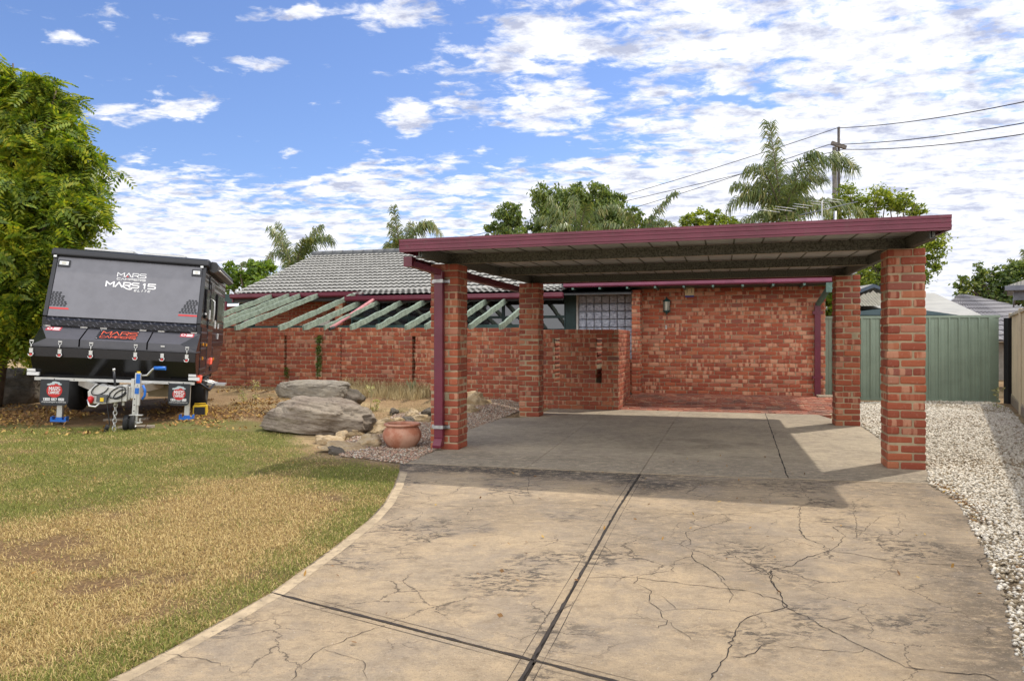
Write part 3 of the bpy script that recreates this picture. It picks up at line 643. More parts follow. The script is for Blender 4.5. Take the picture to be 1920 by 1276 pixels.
m = MB(); wall(m, wx0, -1.95, 17.0, .13, .93); HS.part('sill_wall', m, [brick, mortar], recalc=False)
m = MB(); wall(m, -3.9, -1.93, 16.98, 2.425, 2.60, th=.1); HS.part('lintel_course', m, [brick, mortar], recalc=False)
m = MB(); m.box(wx1 + .004, sc(1081, WC), WC - .04, WC + .04, .94, 2.42)
for a in np.arange(wx1 + .05, sc(1081, WC), .09): m.box(a, a + .012, WC - .046, WC - .041, .95, 2.4)
HS.part('timber_panel', m, teal_dark)
# glass blocks
gb, t = newmat('glass_block')
tc = t.n('ShaderNodeTexCoord').outputs['Object']; rid = t.n('ShaderNodeNewGeometry').outputs['Random Per Island']
c = t.mix(t.sm(t.noise(t.mapping(tc, scale=(3, 3, 9)), 4., 4, .6), .35, .65), (.26, .29, .38, 1), (.60, .64, .75, 1))
c = t.mix(t.m('MULTIPLY', rid, .35), c, (.42, .45, .52, 1))
out(t, t.n('ShaderNodeBsdfPrincipled', {'Base Color': c, 'Roughness': .08, 'Specular IOR Level': .9, 'Normal': bump(t, t.noise(tc, 16., 2, .5, dist=1.5), .55, .03)}).outputs[0])
gx0, gx1 = sc(1085, WC), -1.945; nb_ = 7; pw = (gx1 - gx0 - .02) / nb_
m = MB(); fr = MB(); fr.box(gx0 - .045, gx0, WC - .06, WC + .06, .85, 2.43); fr.box(gx0, gx1, WC - .06, WC + .06, 2.385, 2.43); fr.box(gx0 + .001, gx1, WC - .0, WC + .05, .86, 2.384, 1)
white_m = pm('white_window_frame', (.62, .60, .56), .5, var=.08, grime=.2)
gf = HS.part('glass_block_window', fr, [white_m, pm('glass_block_joint', (.33, .33, .34), .6)])
gm_ = MB(); z = 2.38; Cs, Hh = [], []
while z > .9:
    for k in range(nb_): Cs.append((gx0 + .01 + (k + .5) * pw, WC - .02, z - .0935)); Hh.append((pw / 2 - .006, .035, .0875))
    z -= .187
bricks(gm_, Cs, Hh, rad=(.03, .022, .03), jit=.0005); HS.part('glass_blocks', gm_, gb, gf, recalc=False)
# roofs: individually stepped wavy tiles
def tile_mat(name, col):
    m_, t = newmat(name); tc = t.n('ShaderNodeTexCoord').outputs['Object']
    n1 = t.noise(tc, 3., 5, .6); n2 = t.noise(tc, 30., 5, .7)
    c = t.mix(t.sm(n1, .35, .65), (*col, 1), tuple(q * .78 for q in col) + (1,)); c = t.mix(t.m('MULTIPLY', t.sm(n2, .52, .7), .5), c, tuple(q * .5 for q in col) + (1,))
    c = t.mix(t.m('MULTIPLY', t.sm(t.noise(tc, 8., 4, .7), .62, .72), .5), c, (.25, .20, .12, 1))
    out(t, t.n('ShaderNodeBsdfPrincipled', {'Base Color': c, 'Roughness': .75, 'Normal': bump(t, n2, .4, .01)}).outputs[0]); return m_
tile_g = tile_mat('grey_concrete_tile', (.27, .265, .245))
def tiles(m, s0, s1, c0, z0, c1, z1, course=.31, wave=.15, amp=.030, lip=.046, mat=0):
    L_ = math.hypot(c1 - c0, z1 - z0); n = max(1, round(L_ / course)); dc, dz = (c1 - c0) / n, (z1 - z0) / n
    k = int((s1 - s0) / (wave / 6)); xs = np.linspace(s0, s1, k); nrm = np.array([-(z1 - z0), (c1 - c0)]) / L_
    for i in range(n):
        ph = 0.; w = amp * np.abs(np.sin(np.pi * (xs + ph) / wave)) ** .8 + rng.normal(0, .001, k)
        rows = []
        for (f, h) in ((0, lip - .013), (0, lip), (1.2, .004)):
            cc0, zz0 = c0 + dc * (i + f), z0 + dz * (i + f); hh = h + w
            rows.append(np.stack([xs, cc0 + nrm[0] * hh, zz0 + nrm[1] * hh], -1))
        V = np.concatenate(rows); q = []
        for r_ in (0, 1):
            a = np.arange(k - 1) + r_ * k; q.append(np.stack([a, a + 1, a + 1 + k, a + k], -1))
        m.add(V, np.concatenate(q), mat, False)
e1c, e1z, e2c, e2z = 17.1, 2.56, 16.1, 2.40
rc, rz = 21.2, 4.06
s_le = -12.75; s_mid = sc(668, 16.5)
roof = MB(); tiles(roof, s_le + .05, -1.9, e1c, e1z, rc, rz); tiles(roof, s_mid, -3.4, e2c, e2z, e1c + .02, e1z + .02)
tiles(roof, s_le + .05, 3.0, rc + 4.2, 2.5, rc, rz)
rf = HS.part('roof', roof, tile_g, recalc=False)
m = MB()
for k, x in enumerate(np.arange(s_le, -1.9, .36)): m.tube([(x, rc, rz + .045 + .006 * math.sin(k)), (x + .37, rc, rz + .055 + .006 * math.sin(k))], .10, 10)
HS.part('ridge_cap', m, tile_mat('ridge_tile', (.13, .135, .14)), rf, recalc=False)
m = MB(); m.prism([(e1c - .02, e1z - .10), (rc, rz - .06), (rc + 4.1, 2.42), (rc + 4.1, 2.30), (rc, rz - .2), (e1c - .02, e1z - .2)], 0, s_le, s_le + .04); HS.part('barge_board', m, maroon, rf)
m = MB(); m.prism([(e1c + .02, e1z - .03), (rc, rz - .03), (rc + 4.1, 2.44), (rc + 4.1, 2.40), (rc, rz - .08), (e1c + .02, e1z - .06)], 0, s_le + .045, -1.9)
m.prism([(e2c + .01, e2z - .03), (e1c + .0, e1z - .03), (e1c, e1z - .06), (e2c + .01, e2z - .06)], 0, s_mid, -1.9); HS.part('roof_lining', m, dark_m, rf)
# right hand roof (flat pitched, behind the carport roof)
m = MB(); tiles(m, -3.45, 2.62, 16.15, 2.62, rc, rz + .1); m.prism([(16.15, 2.59), (rc, rz + .05), (rc, rz), (16.15, 2.55)], 0, -3.45, 2.6, 1); HS.part('entry_roof', m, [tile_g, dark_m], recalc=False)
def gutter(name, x0, x1, c, ztop, h, mat, depth=.12):
    m = MB(); m.prism([(c - depth, ztop), (c - depth, ztop - h * .72), (c - depth + .03, ztop - h), (c, ztop - h), (c, ztop - .012), (c - .01, ztop - .012), (c - .01, ztop - h + .012), (c - depth + .035, ztop - h + .012), (c - depth + .01, ztop - h * .7), (c - depth + .01, ztop)], 0, x0, x1)
    return HS.part(name, m, mat)
gutter('gutter', s_le, sc(682, e1c), e1c, e1z + .02, .125, maroon); gutter('gutter', sc(650, e2c), -3.39, e2c, e2z + .0, .125, maroon)
gutter('gutter', -3.38, 2.25, 16.14, 2.60, .095, maroon_light); gutter('gutter', 2.255, 2.56, 16.14, 2.60, .095, teal)
m = MB(); m.box(-3.4, 2.62, 16.16, 16.18, 2.50, 2.585); m.box(-3.38, 2.55, 16.19, 16.9, 2.50, 2.52)
for x in np.arange(-3.2, 2.5, .6): m.box(x, x + .045, 16.06, 16.86, 2.455, 2.498, 1)
HS.part('eaves', m, [teal_dark, teal])
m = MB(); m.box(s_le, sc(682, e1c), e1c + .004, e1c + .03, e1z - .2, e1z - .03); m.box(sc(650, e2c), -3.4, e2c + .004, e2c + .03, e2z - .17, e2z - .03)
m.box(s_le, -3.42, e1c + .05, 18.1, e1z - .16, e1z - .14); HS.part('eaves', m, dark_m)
m = MB(); m.box(1.90, 2.02, 16.78, 16.86, .16, 2.10); m.bar((1.96, 16.83, 2.08), (2.10, 16.2, 2.40), .09, .075, 1); m.box(2.03, 2.19, 16.03, 16.13, 2.30, 2.50, 1)
hd = HS.part('downpipe', m, [maroon, teal], bevel=.004)
m = MB()
for z in (.55, 1.92): m = MB(); m.prism([(1.86, 16.77), (2.06, 16.77), (2.06, 16.775), (1.885, 16.775), (1.885, 16.895), (1.86, 16.895)], 2, z - .03, z + .03); HS.part('pipe_bracket', m, maroon, hd)
# courtyard items
m = MB(); m.box(sc(597, 17.9), sc(622, 17.9), 17.8, 17.95, 1.2, 1.95); m.box(sc(600, 17.8), sc(619, 17.8), 17.79, 17.798, 1.25, 1.9)
HS.part('meter_box', m, white_m, bevel=.01)
m = MB(); m.box(sc(448, 18), sc(452, 18) + .02, 17.3, 17.36, .3, 2.4, 0); m.box(sc(478, 18) , sc(484, 18)+.03, 17.5, 17.56, .3, 2.42, 0); HS.part('post', m, maroon)
m = MB(); m.box(sc(448, 19), sc(484, 19), 19.0, 19.04, .2, 2.45); HS.part('doorway_shade', m, dark_m)  # dark sheet standing in for the shade inside the opening
# ------------------------------------------------------------------ wall fittings
def fitp(px, py, c):
    x = sc(px, c); X, Y = hw(x, c); return x, H - (py - CY) * Y / F
x, z = fitp(1250, 592, 16.8); z = fitp(1250, 590, 16.8)[1]
L_ = Thing('wall_lantern', 'teal coach lantern with frosted panes on the red brick wall', 'lamp', M_H, (x, 16.88, z))
lg = pm('frosted_lamp_glass', (.62, .60, .5), .3); green_m = pm('teal_lantern_metal', (.01, .07, .065), .4, var=.1)
m = MB(); m.lathe([(.0, z + .40), (.012, z + .39), (.02, z + .36), (.075, z + .33), (.088, z + .305), (.08, z + .295), (0, z + .294)], (x, 16.78, 0), 6, smooth=False)
m.lathe([(0, z + .10), (.082, z + .098), (.085, z + .085), (.06, z + .06), (.02, z + .035), (.014, z + .0), (0, z)], (x, 16.78, 0), 6, smooth=False)
for k in range(6): a = k * math.pi / 3; m.tube([(x + .062 * math.cos(a), 16.78 + .062 * math.sin(a), z + .09), (x + .077 * math.cos(a), 16.78 + .077 * math.sin(a), z + .3)], .007, 5)
m.box(x - .02, x + .02, 16.80, 16.893, z + .10, z + .13); m.box(x - .04, x + .04, 16.88, 16.895, z + .04, z + .2); L_.part('lantern_frame', m, green_m)
m = MB(); m.lathe([(.052, z + .1), (.067, z + .295)], (x, 16.78, 0), 6, smooth=False); L_.part('lamp_glass', m, lg)
x, z = fitp(1293, 557, 16.9); V_ = Thing('alarm_box', 'cream alarm siren box with blue strobe strip high on the brick wall', 'alarm box', M_H, (x, 16.88, z))
cream = pm('cream_plastic', (.78, .66, .38), .45, var=.08)
m = MB(); m.box(x - .10, x + .10, 16.82, 16.893, z + .035, z + .25); h_ = [(x + .05 * math.cos(a), z + .15 + .05 * math.sin(a)) for a in np.linspace(0, math.pi, 12)]
for (a, b), (c_, d) in zip(h_[:-1], h_[1:]): m.bar((a, 16.815, b), (c_, 16.815, d), .008, .008, 1, up=(0, 1, 0))
m.bar((x - .05, 16.815, z + .15), (x - .05, 16.815, z + .09), .008, .008, 1, up=(0, 1, 0)); m.bar((x + .05, 16.815, z + .15), (x + .05, 16.815, z + .09), .008, .008, 1, up=(0, 1, 0))
V_.part('casing', m, [cream, dark_m], bevel=.006)
m = MB(); m.box(x - .095, x + .095, 16.83, 16.893, z, z + .033); V_.part('strobe_strip', m, pm('blue_lens', (.02, .04, .3), .2))
x, z = fitp(1249, 617, 16.9); m = MB(); m.box(x - .018, x + .018, 16.875, 16.895, z, z + .09); m.box(x - .009, x + .009, 16.868, 16.8745, z + .05, z + .07, 1)
solo('doorbell', m, [white_m, dark_m], 'small white doorbell plate below the teal lantern', 'doorbell', M_H, (x, 16.88, z), bevel=.003)
# ------------------------------------------------------------------ pergola rafters
PG = Thing('pergola', 'row of pale green weathered rafters sloping from the eaves to the garden wall', 'pergola', M_H, (-8, 15.5, 1.6))
low = [(418 - 78, 0), (418 - 40, 0), (402, 0), (440, 0), (522, 0), (568, 1), (608, 1), (657, 1), (706, 1), (760, 1), (797, 1), (838, 1), (880, 1), (937, 1)]
for i, (px, k) in enumerate(low):
    x = sc(px, 13.93); c1, z1 = (e1c + .35, e1z - .17) if k == 0 else (e2c + .35, e2z - .17)
    x = sc(px, 13.62); c1, z1 = (e1c + .3, 0) if k == 0 else (e2c + .3, 0); dpt = .13 if i != 6 else .10
    zt = lambda c, o=rnd.uniform(-.008, .008), k=k: 1.645 + o + (.272 if k == 0 else .262) * (c - 13.62)
    fs = np.linspace(.94, .06, 16); fc = lambda f: 13.62 + (c1 - 13.62) * f
    prof = [(13.62, zt(13.62)), (13.64, zt(13.62) - .10), (13.70, zt(13.7) - dpt * .86), (13.80, zt(13.8) - dpt)]
    prof += [(fc(f), zt(fc(f)) - dpt + rnd.uniform(-.003, .010)) for f in fs[::-1][1:]] + [(c1, zt(c1) - dpt), (c1, zt(c1))]
    prof += [(fc(f), zt(fc(f)) + rnd.uniform(-.022, .004) * (1 if rnd.random() < .5 else .2)) for f in fs]
    m = MB(); m.prism(prof, 0, x - .0225, x + .0225)
    PG.part('rafter', m, rafter_m)
m = MB(); m.box(s_l, -3.6, 14.30, 14.345, 1.50, 1.655); PG.part('wall_plate', m, teal_dark)
m = MB(); pa = np.array([*hw(sc(618, 13.85), 13.85), 0]); m.tube([(sc(618, 13.8), 13.80, 1.575), (sc(700, 16.0), 16.0, 2.30)], .042, 14, 0, caps=False); m.tube([(sc(618, 13.8), 13.79, 1.572), (sc(622, 13.8) , 13.9, 1.606)], .036, 14, 1)
solo('fallen_downpipe', m, [pm('faded_pink_pipe', (.42, .15, .16), .6, var=.15, grime=.3), dark_m], 'faded pink pipe leaning from the eaves across the green rafters', 'pipe', M_H, (-7.5, 14, 1.55), recalc=False)
# ------------------------------------------------------------------ paving, gutter step
pv = MB(); Cs, Hh, An = [], [], []
c = 14.26; r_ = 0
while c < 16.88:
    sA = -1.88 - (.118 if r_ % 2 else 0); lim = 2.35 - max(0, (15.2 - c)) * .7
    while sA < lim:
        if not (c > 16.4 and -1.97 < sA + .1 < -1.70):
            Cs.append((sA + .115, c, -.035 + .15 * float(SS(c, 14.2, 16.6)))); Hh.append((.113, .054, .035)); An.append(0)
        sA += .236
    c += .1145; r_ += 1
bricks(pv, Cs, Hh, rad=(.008, .008, .006), jit=.004)
V = [(s, c_, z_) for z_ in (-.12, 0) for c_ in (14.2, 16.9) for s in (-1.9, 2.5)]
m2 = [(-1.9, 14.205, -.012), (1.62, 14.205, -.012), (2.4, 15.2, .01), (2.4, 16.89, .128), (-1.9, 16.89, .128)]
for k, c_ in enumerate(np.arange(14.2, 16.85, .2)):
    za, zb = -.012 + .15 * SS(c_, 14.2, 16.6), -.012 + .15 * SS(c_ + .2, 14.2, 16.6); l1, l2 = 2.5 - max(0, 15.2 - c_) * .7, 2.5 - max(0, 15.0 - c_) * .7
    pv.add([(-1.9, c_, za), (l1, c_, za), (l2, c_ + .2, zb), (-1.9, c_ + .2, zb)], [(0, 1, 2, 3)], 1)
solo('entry_paving', pv, [paver, mortar], kind='structure', frame=M_H, org=(0, 15, 0), recalc=False)
m = MB(); m.box(1.92, 2.45, 16.42, 16.76, .06, .19); solo('splash_slab', m, conc2, 'small concrete slab under the maroon wall downpipe', 'slab', M_H, (2.1, 16.6, .1), bevel=.01)
# ------------------------------------------------------------------ fences
fence_g = pm('green_steel_fence', (.22, .275, .205), .5, var=.08, vs=1.5, bs=.05, grime=.12); fence_b = pm('beige_steel_fence', (.60, .51, .34), .5, var=.07, vs=1.5, grime=.15)
black_m = pm('black_post', (.012, .012, .014), .5, var=.1)
def corr(m, p, q, z0, z1, pitch=.2, d=.032, mat=0):
    """trapezoidal ribbed sheet from p to q"""
    p, q = np.array(p), np.array(q); L_ = np.linalg.norm(q - p); u = (q - p) / L_; nrm = np.array([u[1], -u[0]])
    pts = []; x = 0
    while x < L_ - pitch:
        for a, h in ((0, 0), (.07, 0), (.078, .007), (.086, .007), (.094, 0), (pitch - .05, 0), (pitch - .038, d), (pitch - .014, d)): pts.append((x + a, h))
        x += pitch
    pts.append((L_, 0)); k = len(pts)
    V = [(*(p + u * a + nrm * h), z) for z in (z0, z1) for a, h in pts]
    m.add(V, [(i, i + 1, k + i + 1, k + i) for i in range(k - 1)], mat, False)
GF = Thing('green_fence', 'green ribbed steel fence closing the far end of the gravel', 'fence', M_W, (9, 15.6, 0))
P1, P2 = (6.85, 16.15), (10.22, 15.42); u_ = np.array([P2[0] - P1[0], P2[1] - P1[1]]); u_ /= np.linalg.norm(u_)
for k in range(2):
    a = np.array(P1) + (np.array(P2) - P1) * k / 2; b = np.array(P1) + (np.array(P2) - P1) * (k + 1) / 2; m = MB(); corr(m, a + u_ * .02, b - u_ * .02, .05, 1.81, .305 / 1.6); GF.part('fence_panel', m, fence_g, recalc=False)
for z in (1.835, .06): m = MB(); m.bar((*P1, z), (*P2, z), .05, .05); GF.part('fence_rail', m, fence_g)
m = MB(); a = np.array(P1) - u_ * .12; m.box(a[0] - .07, a[0] + .0, a[1] - .06, a[1] + .06, .0, 1.80); solo('fence_post', m, black_m, 'slim black post between the house corner and green fence', 'post', M_W, (*a, 0), bevel=.004)
m = MB(); m.box(10.27, 10.43, 15.24, 15.38, 0, 1.80); solo('fence_post', m, black_m, 'thick black post where green and beige fences meet', 'post', M_W, (10.35, 15.3, 0), bevel=.006)
BF = Thing('beige_fence', 'beige ribbed steel fence with concrete plinth along the right side', 'fence', M_W, (9, 13, 0))
fx = lambda y: 10.47 - .6 * (15.4 - y)
ys = np.arange(15.4, 1, -2.37)
for a, b in zip(ys[:-1], ys[1:]):
    m = MB(); corr(m, (fx(a), a), (fx(b), b), .2, 1.83, .19, .03); BF.part('fence_panel', m, fence_b, recalc=False)
    m = MB(); m.bar((fx(a) - .03, a, 1.85), (fx(b) - .03, b, 1.85), .06, .05); BF.part('fence_rail', m, fence_b); m = MB(); m.bar((fx(a) - .01, a, .205), (fx(b) - .01, b, .205), .05, .04); BF.part('fence_rail', m, fence_b)
    m = MB(); m.box(fx(a) - .06, fx(a) - .01, a - .03, a + .03, .02, 1.90); BF.part('fence_stile', m, fence_b)
    m = MB(); m.bar((fx(a) - .01, a, .09), (fx(b) - .01, b, .09), .06, .18); BF.part('plinth', m, conc2)
# ------------------------------------------------------------------ neighbours
def P3(px, py, D): return np.array([(px - CX) / F * D, D, H - (py - CY) / F * D])
white_roof, t = newmat('pale_corrugated_roof'); tc = t.n('ShaderNodeTexCoord').outputs['Object']
w = t.n('ShaderNodeTexWave', {'Vector': tc, 'Scale': 4.1, 'Distortion': 0.}, wave_type='BANDS', bands_direction='X').outputs[1]
c = t.mix(t.sm(t.noise(tc, 2., 5, .6), .35, .7), (.42, .41, .37, 1), (.33, .325, .30, 1))
out(t, t.n('ShaderNodeBsdfPrincipled', {'Base Color': c, 'Roughness': .5, 'Normal': bump(t, w, .9, .03)}).outputs[0])
SH = Thing('neighbour_shed', 'white roofed outbuilding with lattice gable above the green fence', 'shed', M_W, (10, 20, 0))
D = 20.
a, b, c = P3(1583, 592, D), P3(1636, 542, D), P3(1700, 566, D)
zr = P3(1636, 541, D)[2]; ze = P3(1594, 566, D)[2]; xr = P3(1636, 541, D)[0]; hwid = 1.02
m = MB(); lat = pm('cream_lattice', (.58, .54, .44), .6)
for sgn in (1, -1):
    for k in np.arange(-1.6, 1.6, .085):
        p0, p1 = np.array([xr + k - .4 * sgn, D, ze - .12]), np.array([xr + k + .4 * sgn, D, ze + .68])
        # clip under the gable
        ts = [tt for tt in np.linspace(0, 1, 41) if abs((p0 + (p1 - p0) * tt)[0] - xr) < hwid and (p0 + (p1 - p0) * tt)[2] < zr - .06 - (zr - ze) * abs((p0 + (p1 - p0) * tt)[0] - xr) / hwid and (p0 + (p1 - p0) * tt)[2] > ze - .12]
        if len(ts) > 1: m.bar(p0 + (p1 - p0) * ts[0] + [0, .006 * sgn, 0], p0 + (p1 - p0) * ts[-1] + [0, .006 * sgn, 0], .045, .01, up=(0, 1, 0))
SH.part('lattice_gable', m, lat)
m = MB(); m.prism([(xr - hwid - .1, ze - .05), (xr, zr + .03), (xr + hwid + .1, ze - .05), (xr + hwid + .1, ze + .04), (xr, zr + .12), (xr - hwid - .1, ze + .04)], 1, D - .08, D - .02); SH.part('barge_board', m, pm('slate_blue_trim', (.05, .075, .11), .5))
m = MB(); m.prism([(xr - hwid - .1, ze + .045), (xr, zr + .125), (xr + hwid + .1, ze + .045), (xr + hwid + .1, ze + .01), (xr, zr + .08), (xr - hwid - .1, ze + .01)], 1, D - .015, D + 5); SH.part('gable_roof', m, white_roof)
m = MB(); z1_ = P3(1600, 576, D - 1)[2]; cb = pm('teal_cladding', (.045, .085, .10), .5, var=.06)
m.box(xr - 2.3, xr + 1.5, D - .9, D + 1, 0, z1_ - .25)
for k in range(4): m.box(xr - 2.3, xr + 1.5, D - .94, D - .905, z1_ - .62 + k * .1, z1_ - .55 + k * .1)
m.prism([(xr - 2.4, z1_ - .2), (xr - 2.4, z1_ - .28), (xr + .2, z1_ + .02), (xr + 1.75, z1_ - .20)], 1, D - 1., D - .945); SH.part('shed_wall', m, cb)
apx = P3(1700, 549, 23); m = MB()
e_l, e_r = P3(1585, 596, 19.0), P3(1868, 592, 19.0)
V = [e_l + [0, .4, -.1], e_r + [0, .4, -.02], P3(1752, 549, 25), P3(1675, 549, 25), e_l + [0, 6, -.1]]; V = [tuple(v) for v in V]
m.add([V[0], V[1], V[2], V[3]], [(0, 1, 2, 3)]); m.add([(x, y, z - .05) for x, y, z in V[:4]], [(3, 2, 1, 0)])
m.add([V[1], (V[1][0] + 1.2, V[1][1] + 10, V[1][2]), V[2]], [(0, 1, 2)])
m.add([V[0], V[3], (V[0][0], V[0][1] + 10, V[0][2])], [(0, 1, 2)])
SH.part('main_roof', m, white_roof, recalc=False)
NB = Thing('neighbour_house', 'dark grey tiled roof of the house beyond the fence corner', 'house', M_W, (18, 28, 0))
tile_d = tile_mat('slate_grey_tile', (.15, .145, .16)); A0 = P3(1790, 553, 30); 
m = MB(); ra, rb = P3(1780, 552, 32), P3(2050, 592, 24.5)
def tiles3(m, e0, e1, r0, r1, rows=11, wave=.3, mat=0):
    e0, e1, r0, r1 = map(np.array, (e0, e1, r0, r1)); k = int(np.linalg.norm(e1 - e0) / wave * 5); t_ = np.linspace(0, 1, k)[:, None]
    nrm = np.cross(e1 - e0, r0 - e0); nrm = nrm / np.linalg.norm(nrm); nrm = nrm * (1 if nrm[2] > 0 else -1)
    wv = .03 * np.abs(np.sin(np.arange(k) * np.pi / 5))[:, None]
    for i in range(rows):
        f0, f1 = i / rows, (i + 1.1) / rows; la, lb = e0 + (r0 - e0) * f0, e1 + (r1 - e1) * f0; ua, ub = e0 + (r0 - e0) * f1, e1 + (r1 - e1) * f1
        R0 = la + (lb - la) * t_; R2 = ua + (ub - ua) * t_
        V = np.concatenate([R0 - nrm * .01, R0 + nrm * (.05 + wv), R2 + nrm * (.01 + wv)]); a = np.arange(k - 1)
        m.add(V, np.concatenate([np.stack([a, a + 1, a + 1 + k, a + k], -1), np.stack([a + k, a + k + 1, a + 1 + 2 * k, a + 2 * k], -1)]), mat, False)
eL, eR, rL, rR = P3(1770, 625, 23.5), P3(2000, 625, 23.5), P3(1778, 553, 30), P3(1830, 556, 29)
tiles3(m, P3(1690, 640, 24), P3(1960, 640, 24), P3(1798, 553, 31), P3(1806, 553.5, 31)); tiles3(m, P3(1960, 640, 24), P3(2080, 615, 36), P3(1806, 553.5, 31), P3(1815, 554, 33))
NB.part('roof', m, tile_d, recalc=False); q = P3(1960, 640, 24); q2 = P3(1690, 640, 24)
m = MB(); m.box(q2[0] + .4, q[0] - .4, 24.4, 33, 0, q[2] - .02); NB.part('wall', m, plaster_m)
D = 18.; a = P3(1884, 539, D); gs = pm('slate_gutter', (.13, .14, .18), .45)
EV = Thing('corner_house', 'grey eave and gutter of a building poking in at the right edge', 'house', Matrix.Translation(tuple(a)) @ Matrix.Rotation(R(-34), 4, 'Z'), (0, 0, 0))
m = MB(); m.prism([(.0, .045), (.0, -.07), (.05, -.085), (.12, -.085), (.12, .045)], 0, 0, 5); EV.part('gutter', m, gs)
m = MB(); m.box(.18, 5, .3, .34, -.30, -.09); m.box(.18, .22, .341, 5, -.30, -.09); EV.part('fascia', m, gs)
m = MB(); m.prism([(.04, .05), (5, .05), (5, 1.5), (4, 1.5)], 1, .1, 5); EV.part('roof', m, white_roof)
m = MB(); m.box(.6, 5, .9, 5, -a[2], -.3); EV.part('wall', m, plaster_m)
# ------------------------------------------------------------------ pole, wires, antenna
wood_m = pm('grey_pole_timber', (.16, .14, .12), .85, var=.2, vs=8); Dp = 42.
b = P3(1566, 600, Dp); UP = Thing('utility_pole', 'tall utility pole with short crossarm behind the big palm', 'utility pole', M_W, (b[0], Dp, 0))
top = P3(1570, 240, Dp); ca1, ca2 = P3(1554, 271, Dp), P3(1581, 280, Dp)
m = MB(); k1 = P3(1565, 276, Dp); m.tube([(k1[0], Dp, 0), tuple(k1)], [.16, .13], 8, 0); UP.part('pole', m, wood_m, recalc=False)
m = MB(); m.tube([(top[0], Dp - .18, k1[2] - 4.2), (top[0], Dp - .18, top[2])], .075, 6); UP.part('steel_riser', m, pm('dark_riser', (.07, .06, .055), .7), recalc=False)
m = MB(); m.bar(ca1 + [0, -.35, 0], ca2 + [0, -.35, 0], .16, .2); UP.part('crossarm', m, wood_m)
m = MB()
for y in (300, 315, 330, 345, 360): q = P3(1572, y, Dp - .2); m.tube([tuple(q), (q[0] + .22, q[1], q[2])], .02, 5)
UP.part('step_bolts', m, galv, recalc=False)
wire_m = pm('wire', (.05, .05, .06), .6)
wl = ['topmost power line from the pole tip', 'middle power line meeting the left end of the crossarm', 'lowest power line meeting the right end of the crossarm']
for i, (s_, le, ri) in enumerate([(top, P3(1000, 412, 60), P3(1990, 176, 25)), (ca1, P3(1000, 442, 60), P3(1990, 218, 25)), (ca2, P3(640, 492, 75), P3(1990, 240, 25))]):
    m = MB()
    for e in (le, ri):
        pts = [s_ + (e - s_) * f + np.array([0, 0, -.9 * 4 * f * (1 - f) * .25]) for f in np.linspace(0, 1, 16)]
        m.tube(pts, .022, 5)
    solo('power_line', m, wire_m, wl[i], 'cable', M_W, tuple(s_), 'overhead power lines', recalc=False)
alu = pm('antenna_aluminium', (.55, .55, .56), .35, .6, var=.05); Da = 23.
an = Thing('tv_antenna', 'spiky aluminium television antenna above the carport roof', 'antenna', M_W, tuple(P3(1541, 440, Da)))
m = MB(); m.tube([P3(1541, 470, Da), P3(1541, 377, Da)], .018, 6); m.tube([P3(1566, 470, Da + .3), P3(1566, 396, Da + .3)], .05, 8); an.part('mast', m, alu, recalc=False)
m = MB(); bA, bB = P3(1500, 403, Da - .6), P3(1608, 378, Da + 1.2); m.tube([bA, bB], .016, 6)
an.part('boom', m, pm('dark_boom', (.08, .09, .12), .5), recalc=False)
for k, f in enumerate(np.linspace(.0, .97, 9)):
    c_ = bA + (bB - bA) * f; hl = 1.35 - .5 * f - (.25 if k % 2 else 0); e = np.array([-.93, .2, .17]) ; m = MB(); m.tube([c_ - e * -hl * .45, c_ + e * hl], .009, 5); an.part('element', m, alu, recalc=False)
# ------------------------------------------------------------------ caravan
th_, ph_ = R(16.6), R(3.0)
ex = Vector((math.cos(th_) * math.cos(ph_), math.sin(th_) * math.cos(ph_), -math.sin(ph_))); ey = Vector((-math.sin(th_), math.cos(th_), 0)); ez = ex.cross(ey)
CO = Vector(((230 - CX) / F * 11., 11., .13)) - ex * .06
M_C = Matrix(((ex.x, ey.x, ez.x, CO.x), (ex.y, ey.y, ez.y, CO.y), (ex.z, ey.z, ez.z, CO.z), (0, 0, 0, 1)))
def solid(name, col, rough=.5, metal=0, **k): return pm(name, col, rough, metal, var=k.pop('var', .05), **k)
grey_p = solid('satin_grey_panel', (.15, .15, .17), .42); black_g = solid('gloss_black_paint', (.008, .008, .010), .22, grime=.04); black_s = solid('satin_black', (.012, .013, .018), .45)
side_m, t = newmat('dark_reflective_cladding'); tc = t.n('ShaderNodeTexCoord').outputs['Object']
w = t.n('ShaderNodeTexWave', {'Vector': tc, 'Scale': 2.6, 'Distortion': 0.}, wave_type='BANDS', bands_direction='Z').outputs[1]
out(t, t.n('ShaderNodeBsdfPrincipled', {'Base Color': (.03, .03, .034, 1), 'Roughness': .16, 'Specular IOR Level': .7, 'Normal': bump(t, w, .35, .02)}).outputs[0])
lid_m = solid('satin_black_lid', (.075, .075, .088), .42)
chk, t = newmat('checker_plate'); tc = t.n('ShaderNodeTexCoord').outputs['Object']
w = t.n('ShaderNodeTexWave', {'Vector': t.mapping(tc, rot=(0, R(40), 0)), 'Scale': 6., 'Distortion': 0.}, wave_type='BANDS', bands_direction='X').outputs[1]
w2 = t.n('ShaderNodeTexWave', {'Vector': t.mapping(tc, rot=(0, R(-50), 0)), 'Scale': 3., 'Distortion': 0.}, wave_type='BANDS', bands_direction='X').outputs[1]
h = t.m('MULTIPLY', t.sm(w, .6, .9), t.sm(w2, .3, .7))
out(t, t.n('ShaderNodeBsdfPrincipled', {'Base Color': t.mix(h, (.014, .015, .02, 1), (.07, .07, .085, 1)), 'Roughness': .3, 'Metallic': .2, 'Normal': bump(t, h, .8, .01)}).outputs[0])
white_s = solid('white_decal', (.75, .75, .75), .5); red_s = solid('red_decal', (.55, .02, .02), .4); redor = solid('red_orange_plastic', (.75, .07, .02), .4)
